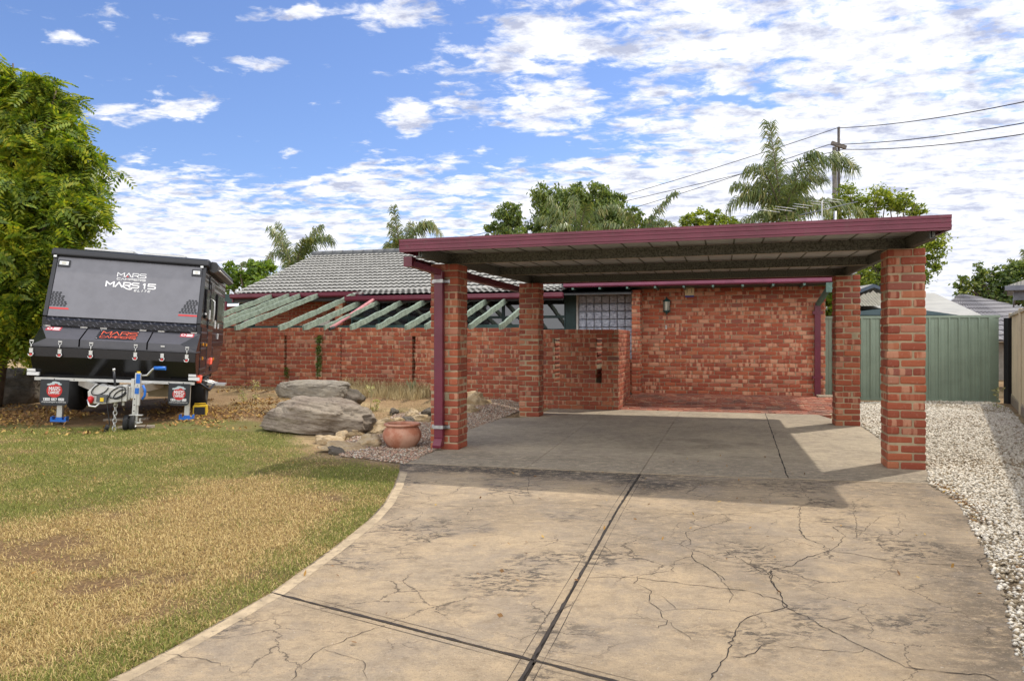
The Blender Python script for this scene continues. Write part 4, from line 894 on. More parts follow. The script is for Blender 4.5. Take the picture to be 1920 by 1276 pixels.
orange_t = solid('orange_red_lettering', (.62, .10, .05), .5); alu2 = solid('bright_galvanised', (.62, .62, .60), .38, .7, grime=.15); blue_p = solid('blue_plastic', (.01, .14, .55), .4)
rub = solid('rubber', (.014, .014, .015), .8); yel = solid('yellow_plastic', (.75, .5, .02), .5); steel_d = solid('dark_underbody', (.02, .02, .02), .8)
CV = Thing('camper_caravan', 'black and grey off road camper caravan parked on the litter strewn lawn', 'caravan', M_C, (0, 0, 0))
W2 = 1.06; LEN = 3.9
# body shell
prof = [(.40, 2.50), (.02, 1.50), (.02, .66), (3.2, .66), (LEN, 1.2), (LEN, 2.50)]
m = MB(); m.prism(prof, 0, -W2, W2); body = CV.part('body', m, side_m, bevel=.012)
m = MB(); m.prism([(.34, 2.405), (.30, 2.44), (.33, 2.525), (.40, 2.545), (LEN + .06, 2.53), (LEN + .06, 2.42), (.4, 2.42)], 0, -W2 - .035, W2 + .035); CV.part('roof', m, black_s, bevel=.02)
# front panel (sloped) helper: u across, v along slope from bottom (z1.50) to top
Pb, Pt = np.array([.0, 1.50]), np.array([.365, 2.405]); sl_ = Pt - Pb; SL = np.linalg.norm(sl_); sv = sl_ / SL; sn = np.array([-sv[1], sv[0]])
def fp(u, v, h=0.): q = Pb + sv * v + sn * (h + .004); return (u, q[0], q[1])
def slab(m, pts, h0, h1, mat=0):
    k = len(pts); V = [fp(u, v, h0) for u, v in pts] + [fp(u, v, h1) for u, v in pts]
    m.add(V, [(i, (i + 1) % k, k + (i + 1) % k, k + i) for i in range(k)] + [tuple(range(k))[::-1], tuple(range(k, 2 * k))], mat)
m = MB(); slab(m, [(-W2 + .055, 0), (W2 - .055, 0), (W2 - .055, SL), (-W2 + .055, SL)], .0, .014); fpn = CV.part('front_panel', m, grey_p, bevel=.004)
m = MB()
for sgn in (-1, 1): m = MB(); slab(m, sorted([(sgn * (W2 - .05), 0), (sgn * (W2 + .004), 0)]) + sorted([(sgn * (W2 - .05), SL), (sgn * (W2 + .004), SL)], reverse=True), -.01, .022); m.box(min(sgn * (W2 - .05), sgn * (W2 + .004)), max(sgn * (W2 - .05), sgn * (W2 + .004)), -.03, .019, .9, 1.49); CV.part('edge_trim', m, black_s, bevel=.006)

m = MB(); m.prism([(.0, 1.50), (-.055, 1.455), (-.055, 1.375), (.0, 1.37)], 0, -W2 + .052, W2 - .052); m.box(-W2 + .055, W2 - .055, -.008, .0, 1.2, 1.368, 1); CV.part('checker_strip', m, [chk, chk])
def hexpat(m, u0, u1, v0, v1, side):
    r = .022; j = 0; v = v0 + .02
    while v < v1:
        fr = (v - v0) / (v1 - v0); lo, hi = (u0, u1 - fr * .13) if side < 0 else (u0 + fr * .13, u1)
        u = lo + (.0225 if j % 2 else 0.01)
        while u < hi - .012:
            slab(m, [(u + r * .92 * math.cos(R(60 * k + 30)), v + r * .72 * math.sin(R(60 * k + 30))) for k in range(6)], .0145, .0162)
            u += .045
        v += .0295; j += 1
for side in (-1, 1):
    u0, u1 = (-W2 + .06, -.745) if side < 0 else (.735, W2 - .06)
    m = MB(); hexpat(m, u0, u1, .155, .41, side); CV.part('hexagon_decal', m, black_s, fpn, recalc=False)
    m = MB(); slab(m, [(u0, .115), (u1, .115), (u1 - (.01 if side < 0 else 0), .14), (u0, .14)], .0145, .0165); CV.part('stripe_decal', m, red_s, fpn, recalc=False)
    u0, u1 = (-W2 + .07, -.83) if side < 0 else (.86, W2 - .06)
    m = MB(); slab(m, [(u0, SL - .17), (u1, SL - .17), (u1, SL - .06), (u0, SL - .06)], .0145, .03); slab(m, [(u0 + .02, SL - .145), (u1 - .02, SL - .145), (u1 - .02, SL - .085), (u0 + .02, SL - .085)], .031, .036, 1)
    slab(m, [(u0 + .05, SL - .13), (u1 - .05, SL - .13), (u1 - .05, SL - .10), (u0 + .05, SL - .10)], .037, .040, 2); CV.part('marker_lamp', m, [black_s, alu2, lg])
GL = {'M': [[(0, 0), (0, 1), (.5, .42), (1, 1), (1, 0)]], 'A': [[(0, 0), (.5, 1), (1, 0)]], 'R': [[(0, 0), (0, 1), (.85, 1), (1, .85), (1, .6), (.85, .45), (.25, .45)], [(.6, .45), (1, 0)]],
      'S': [[(1, 1), (.15, 1), (0, .87), (0, .65), (.15, .52), (.85, .52), (1, .39), (1, .13), (.85, 0), (0, 0)]], 'C': [[(1, 1), (.15, 1), (0, .85), (0, .15), (.15, 0), (1, 0)]],
      'P': [[(0, 0), (0, 1), (.85, 1), (1, .85), (1, .6), (.85, .45), (.05, .45)]], 'E': [[(1, 1), (.1, 1), (0, .9), (0, .1), (.1, 0), (1, 0)], [(0, .5), (.9, .5)]],
      '1': [[(.25, .8), (.6, 1), (.6, 0)]], '5': [[(1, 1), (.05, 1), (0, .55), (.8, .55), (1, .42), (1, .13), (.85, 0), (0, 0)]], ' ': [],
      'L': [[(0, 1), (0, 0), (.9, 0)]], 'I': [[(.5, 1), (.5, 0)]], 'T': [[(0, 1), (1, 1)], [(.5, 1), (.5, 0)]]}
def stroke_text(m, txt, mapf, u0, v0, cw, chh, gap_, st, h0, h1, ital=0., mat=0):
    """letters drawn as flat strokes; mapf(u, v, h) -> 3D"""
    u = u0; k = 0
    for ch in txt:
        w_ = cw * (.55 if ch in 'I1 ' else 1.12 if ch == 'M' else 1)
        for line in GL[ch]:
            P = [np.array([u + a * w_ + b * chh * ital, v0 + b * chh]) for a, b in line]
            for p, q in zip(P[:-1], P[1:]):
                d = (q - p) / np.linalg.norm(q - p); n_ = np.array([-d[1], d[0]]) * st / 2; p_, q_ = p - d * st * .35, q + d * st * .35
                e = .0002 * (k % 5); k += 1
                C4 = [p_ + n_, p_ - n_, q_ - n_, q_ + n_]; V = [mapf(*c_, h0) for c_ in C4] + [mapf(*c_, h1 + e) for c_ in C4]
                m.add(V, [(0, 1, 2, 3), (4, 7, 6, 5), (0, 4, 5, 1), (1, 5, 6, 2), (2, 6, 7, 3), (3, 7, 4, 0)], mat)
        u += w_ + gap_
    return u
vc_ = .60
m = MB(); stroke_text(m, 'MARS', fp, -.175, vc_ + .11, .083, .065, .017, .012, .0145, .0165); stroke_text(m, 'CAMPERS', fp, -.175, vc_ + .055, .045, .028, .012, .007, .0145, .0165)
slab(m, [(-.052, vc_ + .108), (-.018, vc_ + .108), (-.035, vc_ + .135)], .0145, .0172, 1)
stroke_text(m, 'MARS', fp, -.31, vc_ - .065, .092, .078, .022, .019, .0145, .0165); stroke_text(m, '15', fp, .185, vc_ - .065, .10, .078, .026, .019, .0145, .0165)
sw_ = [(-.09 + .14 * f, vc_ - .05 - .055 * math.sin(f * 2.2)) for f in np.linspace(0, 1, 10)]
for (a, b), (c_, d) in zip(sw_[:-1], sw_[1:]): slab(m, [(a, b), (c_, d), (c_, d + .02), (a, b + .022)], .0145, .0163)
stroke_text(m, 'ELITE', fp, .08, vc_ - .125, .028, .03, .022, .007, .0145, .0165, ital=.3)
CV.part('lettering', m, [white_s, red_s], fpn, recalc=False)
for sgn, u in ((-1, -1.04), (1, 1.0)):
    m = MB(); slab(m, [(u - .02, SL - .03), (u + .02, SL - .03), (u + .02, SL + .09), (u - .02, SL + .09)], .03, .05); slab(m, [(u - .012, SL + .06), (u + .012, SL + .06), (u + .012, SL + .10), (u - .012, SL + .10)], .051, .06, 1); CV.part('roof_clamp', m, [alu2, red_s])
for a, b, y0 in ((-.80, -.1, .9), (.02, .66, 1.0)):
    m = MB(); m.box(a, b, y0, y0 + 1.0, 2.60, 2.63); m.box(a + .02, b - .02, y0 + .02, y0 + .98, 2.6305, 2.634, 1)
    for x in (a + .1, b - .1): m.box(x - .02, x + .02, y0 + .1, y0 + .9, 2.53, 2.599)
    CV.part('solar_panel', m, [alu2, black_g])
# tool box across the drawbar
BW = 1.07; m = MB()
low_p = [(-.02, .64), (-.30, .64), (-.52, .93), (-.50, 1.075), (-.02, 1.075)]
m.prism([(.01, .63), (-.22, .63), (-.44, .93), (-.44, 1.068), (.01, 1.068)], 0, -BW, BW); tb = CV.part('toolbox', m, black_g, bevel=.008)
m = MB(); m.prism([(.01, 1.0685), (-.452, 1.0685), (-.452, 1.082), (.01, 1.082)], 0, -BW - .006, BW + .006); CV.part('seam_strip', m, lid_m, tb)
# lids
def lid(x0, x1, e0, e1):
    """x0,x1 at hinge; e0,e1 inset of the front edge"""
    m = MB(); hb = -.01; V = [(x0, hb, 1.36), (x1, hb, 1.36), (x1 - e1, -.45, 1.185), (x0 + e0, -.45, 1.185), (x0, hb, 1.084), (x1, hb, 1.084), (x1 - e1 * .0, -.455, 1.084), (x0 + e0 * .0, -.455, 1.084)]
    if e0: V[7] = (x0, -.455, 1.084)
    m.add(V, [(0, 3, 2, 1), (4, 5, 6, 7), (3, 7, 6, 2), (0, 1, 5, 4)], 0); m.add(V, [(0, 4, 7, 3), (1, 2, 6, 5)], 1); return m
for x0, x1, e0, e1, l in ((-BW, -.475, .19, 0, 'left toolbox lid with cut off corner'), (-.455, .40, 0, 0, 'middle toolbox lid carrying the name plate'), (.42, BW, 0, .22, 'right toolbox lid with cut off corner')):
    lo = CV.part('toolbox_lid', lid(x0, x1, e0, e1), [lid_m, black_g], tb, l, recalc=False)
def lp(u, v, h=0):   # lid slope map
    a = np.array([-.45, 1.185]); d = np.array([.44, .175]); L_ = np.linalg.norm(d); d = d / L_; n_ = np.array([-d[1], d[0]])
    q = a + d * v + n_ * (h + .001); return (u, q[0], q[1])
def lslab(m, pts, h0, h1, mat=0):
    k = len(pts); V = [lp(u, v, h0) for u, v in pts] + [lp(u, v, h1) for u, v in pts]
    m.add(V, [(i, (i + 1) % k, k + (i + 1) % k, k + i) for i in range(k)] + [tuple(range(k))[::-1], tuple(range(k, 2 * k))], mat)
m = MB(); lslab(m, [(-.285, .06), (.235, .06), (.235, .40), (-.285, .40)], 0, .004); stroke_text(m, 'MARS', lp, -.235, .225, .098, .125, .019, .0125, .0045, .008, mat=1); stroke_text(m, 'CAMPERS', lp, -.235, .10, .054, .075, .0135, .0085, .0045, .008, mat=1)
for x in (-.27, .22):
    for v in (.08, .38): lslab(m, [(x - .008, v - .012), (x + .008, v - .012), (x + .008, v + .012), (x - .008, v + .012)], .0045, .008, 2)
CV.part('name_plate', m, [black_s, orange_t, alu2], tb, recalc=False)
sticker = solid('dull_red_sticker', (.42, .05, .07), .5)
for u in (-.98, .80):
    m = MB(); lslab(m, [(u, .30), (u + .19, .30), (u + .19, .44), (u, .44)], 0, .002); lslab(m, [(u + .085, .385), (u + .17, .385), (u + .17, .415), (u + .085, .415)], .0022, .003, 1); lslab(m, [(u + .085, .325), (u + .175, .325), (u + .175, .355), (u + .085, .355)], .0022, .003, 1)
    lslab(m, [(u + .042 + .03 * math.cos(a), .372 + .045 * math.sin(a)) for a in np.linspace(0, 2 * math.pi, 12, endpoint=False)], .0022, .003, 1); lslab(m, [(u + .042 + .019 * math.cos(a), .372 + .03 * math.sin(a)) for a in np.linspace(0, 2 * math.pi, 12, endpoint=False)], .0032, .0038, 0)
    CV.part('safety_sticker', m, [sticker, white_s], tb, recalc=False)
for x in (-1.0, -.52, -.26, .27, .52, .98):
    m = MB(); m.box(x - .045, x + .045, -.03, .0, 1.355, 1.375); CV.part('hinge', m, alu2, tb)
for x, opn in ((-1.05, 0), (-.70, 0), (-.31, 0), (.265, 0), (.62, 1), (.95, 0)):
    m = MB(); y = -.458; m.box(x - .025, x + .025, y - .012, y, 1.135, 1.155)
    if not opn: m.tube([(x - .022, y - .016, 1.125), (x, y - .02, 1.085), (x + .022, y - .016, 1.125)], .005, 5); m.tube([(x, y - .02, 1.09), (x, y - .02, 1.04)], .006, 5)
    m.box(x - .022, x + .022, y - .016, y + .016, .975, 1.04)
    m.tube([(x - .035, y - .02, .962), (x - .02, y - .03, .935), (x + .012, y - .03, .93), (x + .03, y - .022, .955), (x + .025, y - .02, .98)], .0065, 6)
    m.disc((x, y - .018, .952), .017, 1, 10, 1, .008); CV.part('latch', m, [alu2, red_s], tb)
m = MB(); m.box(-BW + .02, BW - .02, -.26, -.20, .585, .628)
for x in (-.8, -.55, .7, .9): m.disc((x, -.262, .605), .008, 1, 8, 1)
CV.part('chassis_rail', m, [alu2, black_s])
for sgn in (-1, 1): m = MB(); m.bar((sgn * .55, .1, .56), (sgn * .10 + .15, -1.05, .50), .06, .11); CV.part('drawbar', m, alu2)
for sgn in (-1, 1):
    x = -BW - .06 if sgn < 0 else BW - .10
    m = MB(); m.box(x, x + .15, -.32, -.27, .655, .70); m.box(x, x + .10, -.315, -.27, .71, .745); CV.part('end_bracket', m, white_s)
# mud flaps with logo
def vmap(x0, z0, y):
    return lambda u, v, h=0: (x0 + u, y - h, z0 + v)
GLn = {'3': [[(0, 1), (1, 1), (1, .5), (.3, .5)], [(1, .5), (1, 0), (0, 0)]], '0': [[(0, 0), (0, 1), (1, 1), (1, 0), (0, 0)]], '6': [[(1, 1), (0, 1), (0, 0), (1, 0), (1, .5), (0, .5)]], '7': [[(0, 1), (1, 1), (.4, 0)]], '8': [[(0, 0), (0, 1), (1, 1), (1, 0), (0, 0)], [(0, .5), (1, .5)]]}
GL.update(GLn)
flapm = solid('charcoal_flap', (.022, .024, .03), .6)
font_obj = {}
def text_mesh(txt, size, depth=.001):
    cu = bpy.data.curves.new('t', 'FONT'); cu.body = txt; cu.size = size; cu.extrude = depth; cu.align_x = 'CENTER'; o = bpy.data.objects.new('t', cu); COL.objects.link(o)
    bpy.context.view_layer.update(); me = bpy.data.meshes.new_from_object(o.evaluated_get(bpy.context.evaluated_depsgraph_get())); bpy.data.objects.remove(o)
    V = np.array([v.co[:] for v in me.vertices]); Fa = [tuple(p.vertices) for p in me.polygons]; bpy.data.meshes.remove(me); return V, Fa
for x0, x1, z0, z1 in ((-.96, -.60, .235, .60), (.705, 1.0, .275, .60)):
    xc = (x0 + x1) / 2; r = .06; y = -.30; k = 6; pts = []
    for (cx_, cz_, a0) in ((x0 + r, z0 + r, 180), (x1 - r, z0 + r, 270)): pts += [(cx_ + r * math.cos(R(a0 + 90 * i / k)), cz_ + r * math.sin(R(a0 + 90 * i / k))) for i in range(k + 1)]
    pts += [(x1, z1), (x0, z1)]
    m = MB(); m.prism(pts, 1, y, y + .008); fl = CV.part('mud_flap', m, flapm)
    m = MB(); zc = z1 - .155; w_ = (x1 - x0) / .36
    m.disc((xc, y - .002, zc), .098 * w_ ** .5, 1, 28, 0, .0015)
    stroke_text(m, 'MARS', vmap(xc - .066, zc + .0, y - .0045), 0, 0, .026, .05, .009, .009, 0, .001, mat=1); stroke_text(m, 'CAMPERS', vmap(xc - .068, zc - .045, y - .0045), 0, 0, .0125, .032, .0065, .006, 0, .001, mat=1)
    stroke_text(m, '1300 667 868', vmap(xc - .135 * w_, z0 + .07, y - .0015), 0, 0, .0175 * w_, .03, .0065 * w_, .008, 0, .001, mat=1)
    V, Fa = text_mesh('marscampers.com.au', .036 * w_); V = V[:, [0, 2, 1]]; V[:, 1] *= -1; V = V + np.array([xc, y - .003, z0 + .038]); m.add(V, Fa, 1)
    for (a, b, c_) in ((-.03, .095, .03), (.0, .115, .032), (.035, .11, .028), (.065, .09, .022), (-.07, .085, .025)): m.prism([(xc + a + c_ * 1.15 * math.cos(q), zc + b * w_ ** .5 + c_ * .5 * math.sin(q)) for q in np.linspace(0, 2 * math.pi, 10, endpoint=False)], 1, y - .0055 - a * .01, y - .004, 2)
    CV.part('logo_print', m, [red_s, white_s, solid('pale_grey_print', (.5, .58, .6), .5)], fl, recalc=False)
# corner legs
for x, zt in ((-.74, .0), (.955, .065)):
    m = MB(); m.box(x - .035, x + .035, -.16, -.09, zt + .05, .62); lgp = CV.part('stabiliser_leg', m, alu2, bevel=.004)
    m = MB(); m.box(x - .10, x + .10, -.20, -.05, zt - .01, zt + .02); m.box(x - .10, x - .08, -.2, -.05, zt + .0205, zt + .06); m.box(x + .08, x + .10, -.2, -.05, zt + .0205, zt + .06); m.box(x - .04, x + .04, -.17, -.08, zt + .0205, zt + .05); CV.part('leg_foot', m, blue_p, lgp)
# hitch
def sq(m, k=.75):
    for v in m.V: v[:, 0] = .2 + k * v[:, 0]
m = MB(); m.bar((-.05, -.35, .50), (-.05, -1.25, .47), .26, .13); m.bar((-.30, -1.2, .50), (.20, -.95, .52), .16, .10, up=(0, 0, 1)); m.prism([(-.40, .36), (-.42, .52), (-.30, .62), (-.12, .60), (.12, .575), (.12, .40), (-.15, .36)], 1, -1.34, -1.12)
m.box(.125, .20, -1.33, -1.10, .40, .62); m.box(.205, .235, -1.28, -1.12, .42, .60)
for x in (.0, .13): m.disc((x, -1.25, .37), .025, 2, 8, 0, .03)
sq(m); CV.part('hitch', m, alu2, bevel=.015)
m = MB(); m.lathe([(0, 0), (.035, .0), (.05, .04), (.045, .08), (.0, .10)], (-.36, -1.36, .37), 12, 0); m.tube([(-.40, -1.38, .42), (-.36, -1.42, .34), (-.26, -1.42, .33), (-.2, -1.4, .38)], .014, 7, 1); m.box(-.26, -.10, -1.40, -1.341, .39, .49, 2); m.box(-.20, -.145, -1.406, -1.4005, .40, .45, 3)
sq(m); CV.part('coupling', m, [red_s, alu2, solid('grey_latch_box', (.08, .085, .09), .5), yel], recalc=False)
m = MB(); m.tube([(-.03, -1.2, .60), (-.06, -1.22, .80)], .02, 8, 1); m.tube([(-.06, -1.22, .80), (-.061, -1.221, .83)], .024, 8); sq(m); CV.part('brake_lever', m, [alu2, black_s], recalc=False)
m = MB(); hb = []
for cx_, cz_, rx, rz in ((-.22, .56, .13, .07), (.06, .52, .13, .065), (.10, .50, .10, .05)):
    m.tube([(cx_ + rx * math.cos(a), -1.37 - .015 * math.sin(2 * a), cz_ + rz * math.sin(a) + .04 * math.cos(a)) for a in np.linspace(.2, 6.0, 22)], .009, 6)
m.tube([(-.06, -1.36, .52), (-.10, -1.38, .40), (-.055, -1.38, .2), (-.035, -1.38, .10), (-.06, -1.38, .06)], .009, 6); m.tube([(-.055, -1.38, .09), (-.085, -1.39, .03)], [.032, .038], 8); m.tube([(-.09, -1.392, .02), (-.11, -1.40, -.01)], .026, 8)
sq(m); CV.part('cable', m, rub, recalc=False)
m = MB(); 
for k in range(7):
    zc = .34 - k * .052; a = k % 2; pts = [(.0 + (.021 if not a else .004) * math.cos(q), -1.22 + (.021 if a else .004) * math.cos(q), zc + .036 * math.sin(q)) for q in np.linspace(0, 2 * math.pi, 13)]
    m.tube(pts, .0065, 6, caps=False)
sq(m, 1.); CV.part('safety_chain', m, alu2, recalc=False)
# jockey wheel
jx, jy = .45, -1.18
m = MB(); m.box(jx - .035, jx + .035, jy - .035, jy + .035, .34, .78); m.box(jx - .045, jx - .0, jy - .05, jy - .036, .22, .62); m.box(jx - .022, jx + .022, jy - .022, jy + .022, .12, .339); m.box(jx - .08, jx + .08, jy - .05, jy + .05, .205, .217); m.box(jx - .02, jx + .08, jy - .03, jy + .03, .105, .119)
for z in (.27, .35, .43): m.disc((jx - .022, jy - .051, z), .009, 1, 8, 1)
m.box(jx - .075, jx - .036, jy - .06, jy + .06, .44, .70); jk = CV.part('jockey_stand', m, [alu2, black_s], bevel=.004)
m = MB(); m.box(jx - .024, jx + .024, jy - .055, jy - .051, .50, .58); m.box(jx - .02, jx + .03, jy - .04, jy - .036, .64, .77); m.tube([(jx + .07, jy - .05, .62), (jx + .10, jy - .05, .55), (jx + .10, jy - .05, .48), (jx + .07, jy - .05, .43)], .016, 8); CV.part('clamp_handle', m, blue_p, jk)
m = MB(); m.tube([(jx, jy, .78), (jx, jy, .80)], .022, 8, 1); m.tube([(jx + .03, jy, .745), (jx + .11, jy - .02, .755), (jx + .18, jy - .05, .84), (jx + .205, jy - .06, .855)], .014, 7); CV.part('winder', m, [alu2, yel], jk, recalc=False)
m = MB(); m.tube([(jx + .20, jy - .06, .858), (jx + .345, jy - .09, .86)], [.024, .028], 10); CV.part('winder_grip', m, blue_p, jk, recalc=False)
for k, dx in enumerate((-.115, -.035)):
    m = MB(); x = jx + dx; yy = jy - .01; zz = .105
    m.lathe([(.062, x - .034), (.092, x - .03), (.104, x - .018), (.104, x + .018), (.092, x + .03), (.062, x + .034)], (0, yy, zz), 26, 0, axis=0); V = m.V[-1]
    m.lathe([(0, x + .030), (.02, x + .036), (.03, x + .022), (.06, x + .024), (.066, x + .035)], (0, yy, zz), 20, 1, axis=0); m.lathe([(0, x - .03), (.06, x - .024), (.066, x - .035)], (0, yy, zz), 20, 1, axis=0)
    CV.part('jockey_wheel', m, [rub, alu2], jk, recalc=False)
m = MB(); m.box(jx + .012, jx + .06, jy - .05, jy + .02, .10, .115); m.box(jx + .05, jx + .06, jy - .05, jy + .02, .116, .17); CV.part('wheel_bracket', m, alu2, jk)
# awning
m = MB(); ax = W2 + .085; hx = [(ax + .075 * math.cos(R(a)), 2.44 + .085 * math.sin(R(a))) for a in (20, 60, 110, 160, 215, 270, 320)]
m.prism(hx, 1, .62, 3.5); m.prism([(x + .0, z) for x, z in [(ax + (q[0] - ax) * 1.08, 2.44 + (q[1] - 2.44) * 1.08) for q in hx]], 1, .56, .619, 1); m.prism([(ax + (q[0] - ax) * 1.08, 2.44 + (q[1] - 2.44) * 1.08) for q in hx], 1, 3.501, 3.56, 1)
m.box(W2, ax - .03, .7, 3.45, 2.40, 2.46); m.tube([(ax + .082, .65, 2.40), (ax + .082, 3.48, 2.40)], .012, 6, 2)
CV.part('awning', m, [solid('dark_grey_vinyl', (.05, .05, .058), .4), black_g, alu2])
# right side: door, windows, lower cladding, handle, lamps, step
S = W2
m = MB(); m.box(S, S + .018, .95, 1.62, .80, 2.32); dr = CV.part('door', m, side_m, bevel=.008)
m = MB(); m.box(S + .019, S + .028, 1.05, 1.5, 1.65, 2.22); CV.part('door_window', m, black_g, dr)
m = MB(); m.tube([(S + .02, 1.02, 1.95), (S + .085, 1.02, 1.91), (S + .09, 1.02, 1.70), (S + .085, 1.02, 1.58), (S + .02, 1.02, 1.54)], .013, 8); CV.part('grab_handle', m, alu2, dr, recalc=False)
for y0, y1, z0, z1 in ((.42, .80, 1.60, 2.08), (2.2, 3.2, 1.60, 2.1)):
    m = MB(); m.box(S, S + .03, y0, y1, z0, z1); CV.part('side_window', m, black_g, bevel=.02)
m = MB(); m.box(S + .001, S + .012, .10, .90, .72, 1.46); m.box(S + .001, S + .012, 1.66, LEN - .1, 1.15, 1.46); m.box(S + .001, S + .012, 1.66, 1.95, .72, 1.15); CV.part('side_cladding', m, chk)
m = MB()
for y, z, a, b in ((.95, 1.60, .06, .16), (1.9, 1.47, .07, .14), (2.5, 1.47, .05, .09), (2.5, 1.28, .05, .1), (.35, 1.66, .09, .03)): m.box(S + .013, S + .035, y, y + a, z, z + b)
CV.part('socket_covers', m, white_s, bevel=.004)
m = MB()
for y, z in ((.30, 1.17), (.75, 1.16), (.30, .95), (2.0, .9)): m.box(S + .013, S + .03, y, y + .05, z, z + .045)
CV.part('amber_side_lamp', m, solid('amber_lens', (.8, .33, .02), .3), bevel=.004)
# rear of side + gas bottle / orange wheel chocks & step
for y, z in ((.05, .66), (1.45, .90)):
    m = MB(); m.prism([(y - .04, z - .06), (y + .02, z - .07), (y + .10, z - .02), (y + .12, z + .06), (y + .03, z + .05)], 0, S - .02, S + .055); CV.part('orange_corner_guard', m, redor, bevel=.02)
m = MB(); m.box(S + .02, S + .30, 1.15, 1.6, .50, .53); m.tube([(S - .2, 1.2, .62), (S + .2, 1.2, .51)], .014, 6); m.tube([(S - .2, 1.55, .62), (S + .2, 1.55, .51)], .014, 6)
m.tube([(S - .02, .25, .60), (S + .12, .6, .46), (S + .14, 1.15, .52)], .02, 6, 1); CV.part('fold_step', m, [alu2, black_s])
# wheels, axle and belly
for sgn in (-1, 1):
    m = MB(); x = sgn * .93; m.lathe([(.20, x - .12), (.33, x - .115), (.365, x - .08), (.37, x), (.365, x + .08), (.33, x + .115), (.20, x + .12)], (0, 1.55, .37 + (.05 if sgn > 0 else 0)), 30, 0, axis=0)
    m.lathe([(0, x + .09 * sgn), (.05, x + .1 * sgn), (.06, x + .06 * sgn), (.19, x + .07 * sgn), (.205, x + .12 * sgn)], (0, 1.55, .37 + (.05 if sgn > 0 else 0)), 20, 1, axis=0); CV.part('wheel', m, [rub, steel_d], recalc=False)
m = MB(); m.box(-W2 + .1, W2 - .1, .3, 3.1, .56, .659); m.tube([(-.85, 1.55, .37), (.85, 1.55, .37)], .05, 8); m.box(-.5, -.25, .3, 1.2, .30, .55); m.box(.35, .75, .2, 1.3, .36, .55, 1); CV.part('underbody', m, [steel_d, solid('beige_tank', (.35, .28, .18), .7)])
m = MB(); m.box(.98, 1.18, .42, .62, .15, .31); m.box(1.0, 1.16, .405, .4195, .17, .29, 1); m.tube([(1.0, .5, .31), (1.0, .5, .34), (1.16, .5, .34), (1.16, .5, .31)], .008, 5)
gz = lambda p: (M_C @ Vector(p))
w_ = M_C @ Vector((1.08, .5, .0)); Y0 = Matrix.Translation((w_.x, w_.y, float(g(np.float64(w_.x), np.float64(w_.y))) + .0)) @ Matrix.Rotation(th_, 4, 'Z') @ Matrix.Translation((-1.08, -.5, -.15))
solo('power_box', m, [yel, black_s], 'small yellow power box on the ground by the caravan wheel', 'box', Y0, (1.08, .5, .15), bevel=.01)
# boards under the jockey wheel
tim = pm('grey_timber', (.30, .25, .19), .85, var=.2, vs=12, bs=.4)
def board(px, py, w, d, rz, z, h, label, cat='board'):
    X, Y, zz = at(px, py); m = MB(); m.box(-w / 2, w / 2, -d / 2, d / 2, 0, h); o = solo('board', m, tim, label, cat, Matrix.Translation((X, Y, zz + z)) @ Matrix.Rotation(rz, 4, 'Z'), bevel=.004); return o
board(256, 801, .42, .2, R(6), -.01, .035, 'short timber offcut under the jockey wheel')
board(238, 786, .62, .14, R(14), -.01, .03, 'weathered plank lying behind the jockey wheel')
# ------------------------------------------------------------------ rocks, pot, plants
def rockmesh(sx, sy, sz, seed, sub=5, rough=.22, strata=.0, flat=0.):
    from mathutils import noise as mn
    bm = bmesh.new(); bmesh.ops.create_icosphere(bm, subdivisions=sub, radius=1)
    off = Vector((seed * 3.7, seed * 1.3, seed * 9.1)); m = MB(); V = []
    for v in bm.verts:
        p = v.co.copy(); q = p * 1.1 + off
        d = 1 + rough * (mn.noise(q) * 1.1 + .5 * mn.noise(q * 2.3) + .25 * mn.noise(q * 5.1) - .22 * abs(mn.noise(q * 3.1)))
        f = Vector((math.copysign(abs(p.x) ** .8, p.x), math.copysign(abs(p.y) ** .8, p.y), math.copysign(abs(p.z) ** (.62 if flat else .85), p.z)))
        f = f * d
        if strata:
            ly = f.z * 7 + mn.noise(q * .8) * 2.6 + f.x * 1.6; f *= 1 + strata * (abs((ly % 1) - .5) * 2 - .5) * (.6 + mn.noise(q * 1.7))
            f *= 1 + .02 * mn.noise(q * 14)
        f.z = max(f.z, -.55)
        V.append((f.x * sx, f.y * sy, f.z * sz))
    m.add(V, [tuple(w.index for w in f_.verts) for f_ in bm.faces], 0, True); bm.free(); return m
def rock_mat(name, c1, c2, c3, sc_=3., st=1.):
    m, t = newmat(name); tc = t.n('ShaderNodeTexCoord').outputs['Object']; mp = t.mapping(tc, scale=(1, 1, 2.6), rot=(.25, .2, 0))
    a = t.noise(mp, sc_, 6, .65); b = t.noise(mp, sc_ * 5, 7, .7, dist=1.2); w = t.noise(t.mapping(tc, scale=(1, 1, 3.2), rot=(.2, .35, 0)), sc_ * 2.6, 8, .7, dist=1.6)
    c = t.mix(t.sm(a, .35, .65), (*c1, 1), (*c2, 1)); c = t.mix(t.m('MULTIPLY', t.sm(b, .5, .7), .6), c, (*c3, 1)); c = t.mix(t.m('MULTIPLY', t.m('SUBTRACT', 1., t.sm(w, .33, .46)), .6 * st), c, tuple(q * .3 for q in c1) + (1,))
    out(t, t.n('ShaderNodeBsdfPrincipled', {'Base Color': c, 'Roughness': .85, 'Specular IOR Level': .3, 'Normal': bump(t, t.m('ADD', w, t.m('MULTIPLY', b, .6)), .75, .04)}).outputs[0]); return m
rk_brown = rock_mat('layered_brown_rock', (.19, .15, .115), (.30, .25, .19), (.40, .34, .27), 2.2)
rk_grey = rock_mat('grey_flat_rock', (.30, .26, .20), (.21, .185, .15), (.40, .36, .30), 2.5, .6)
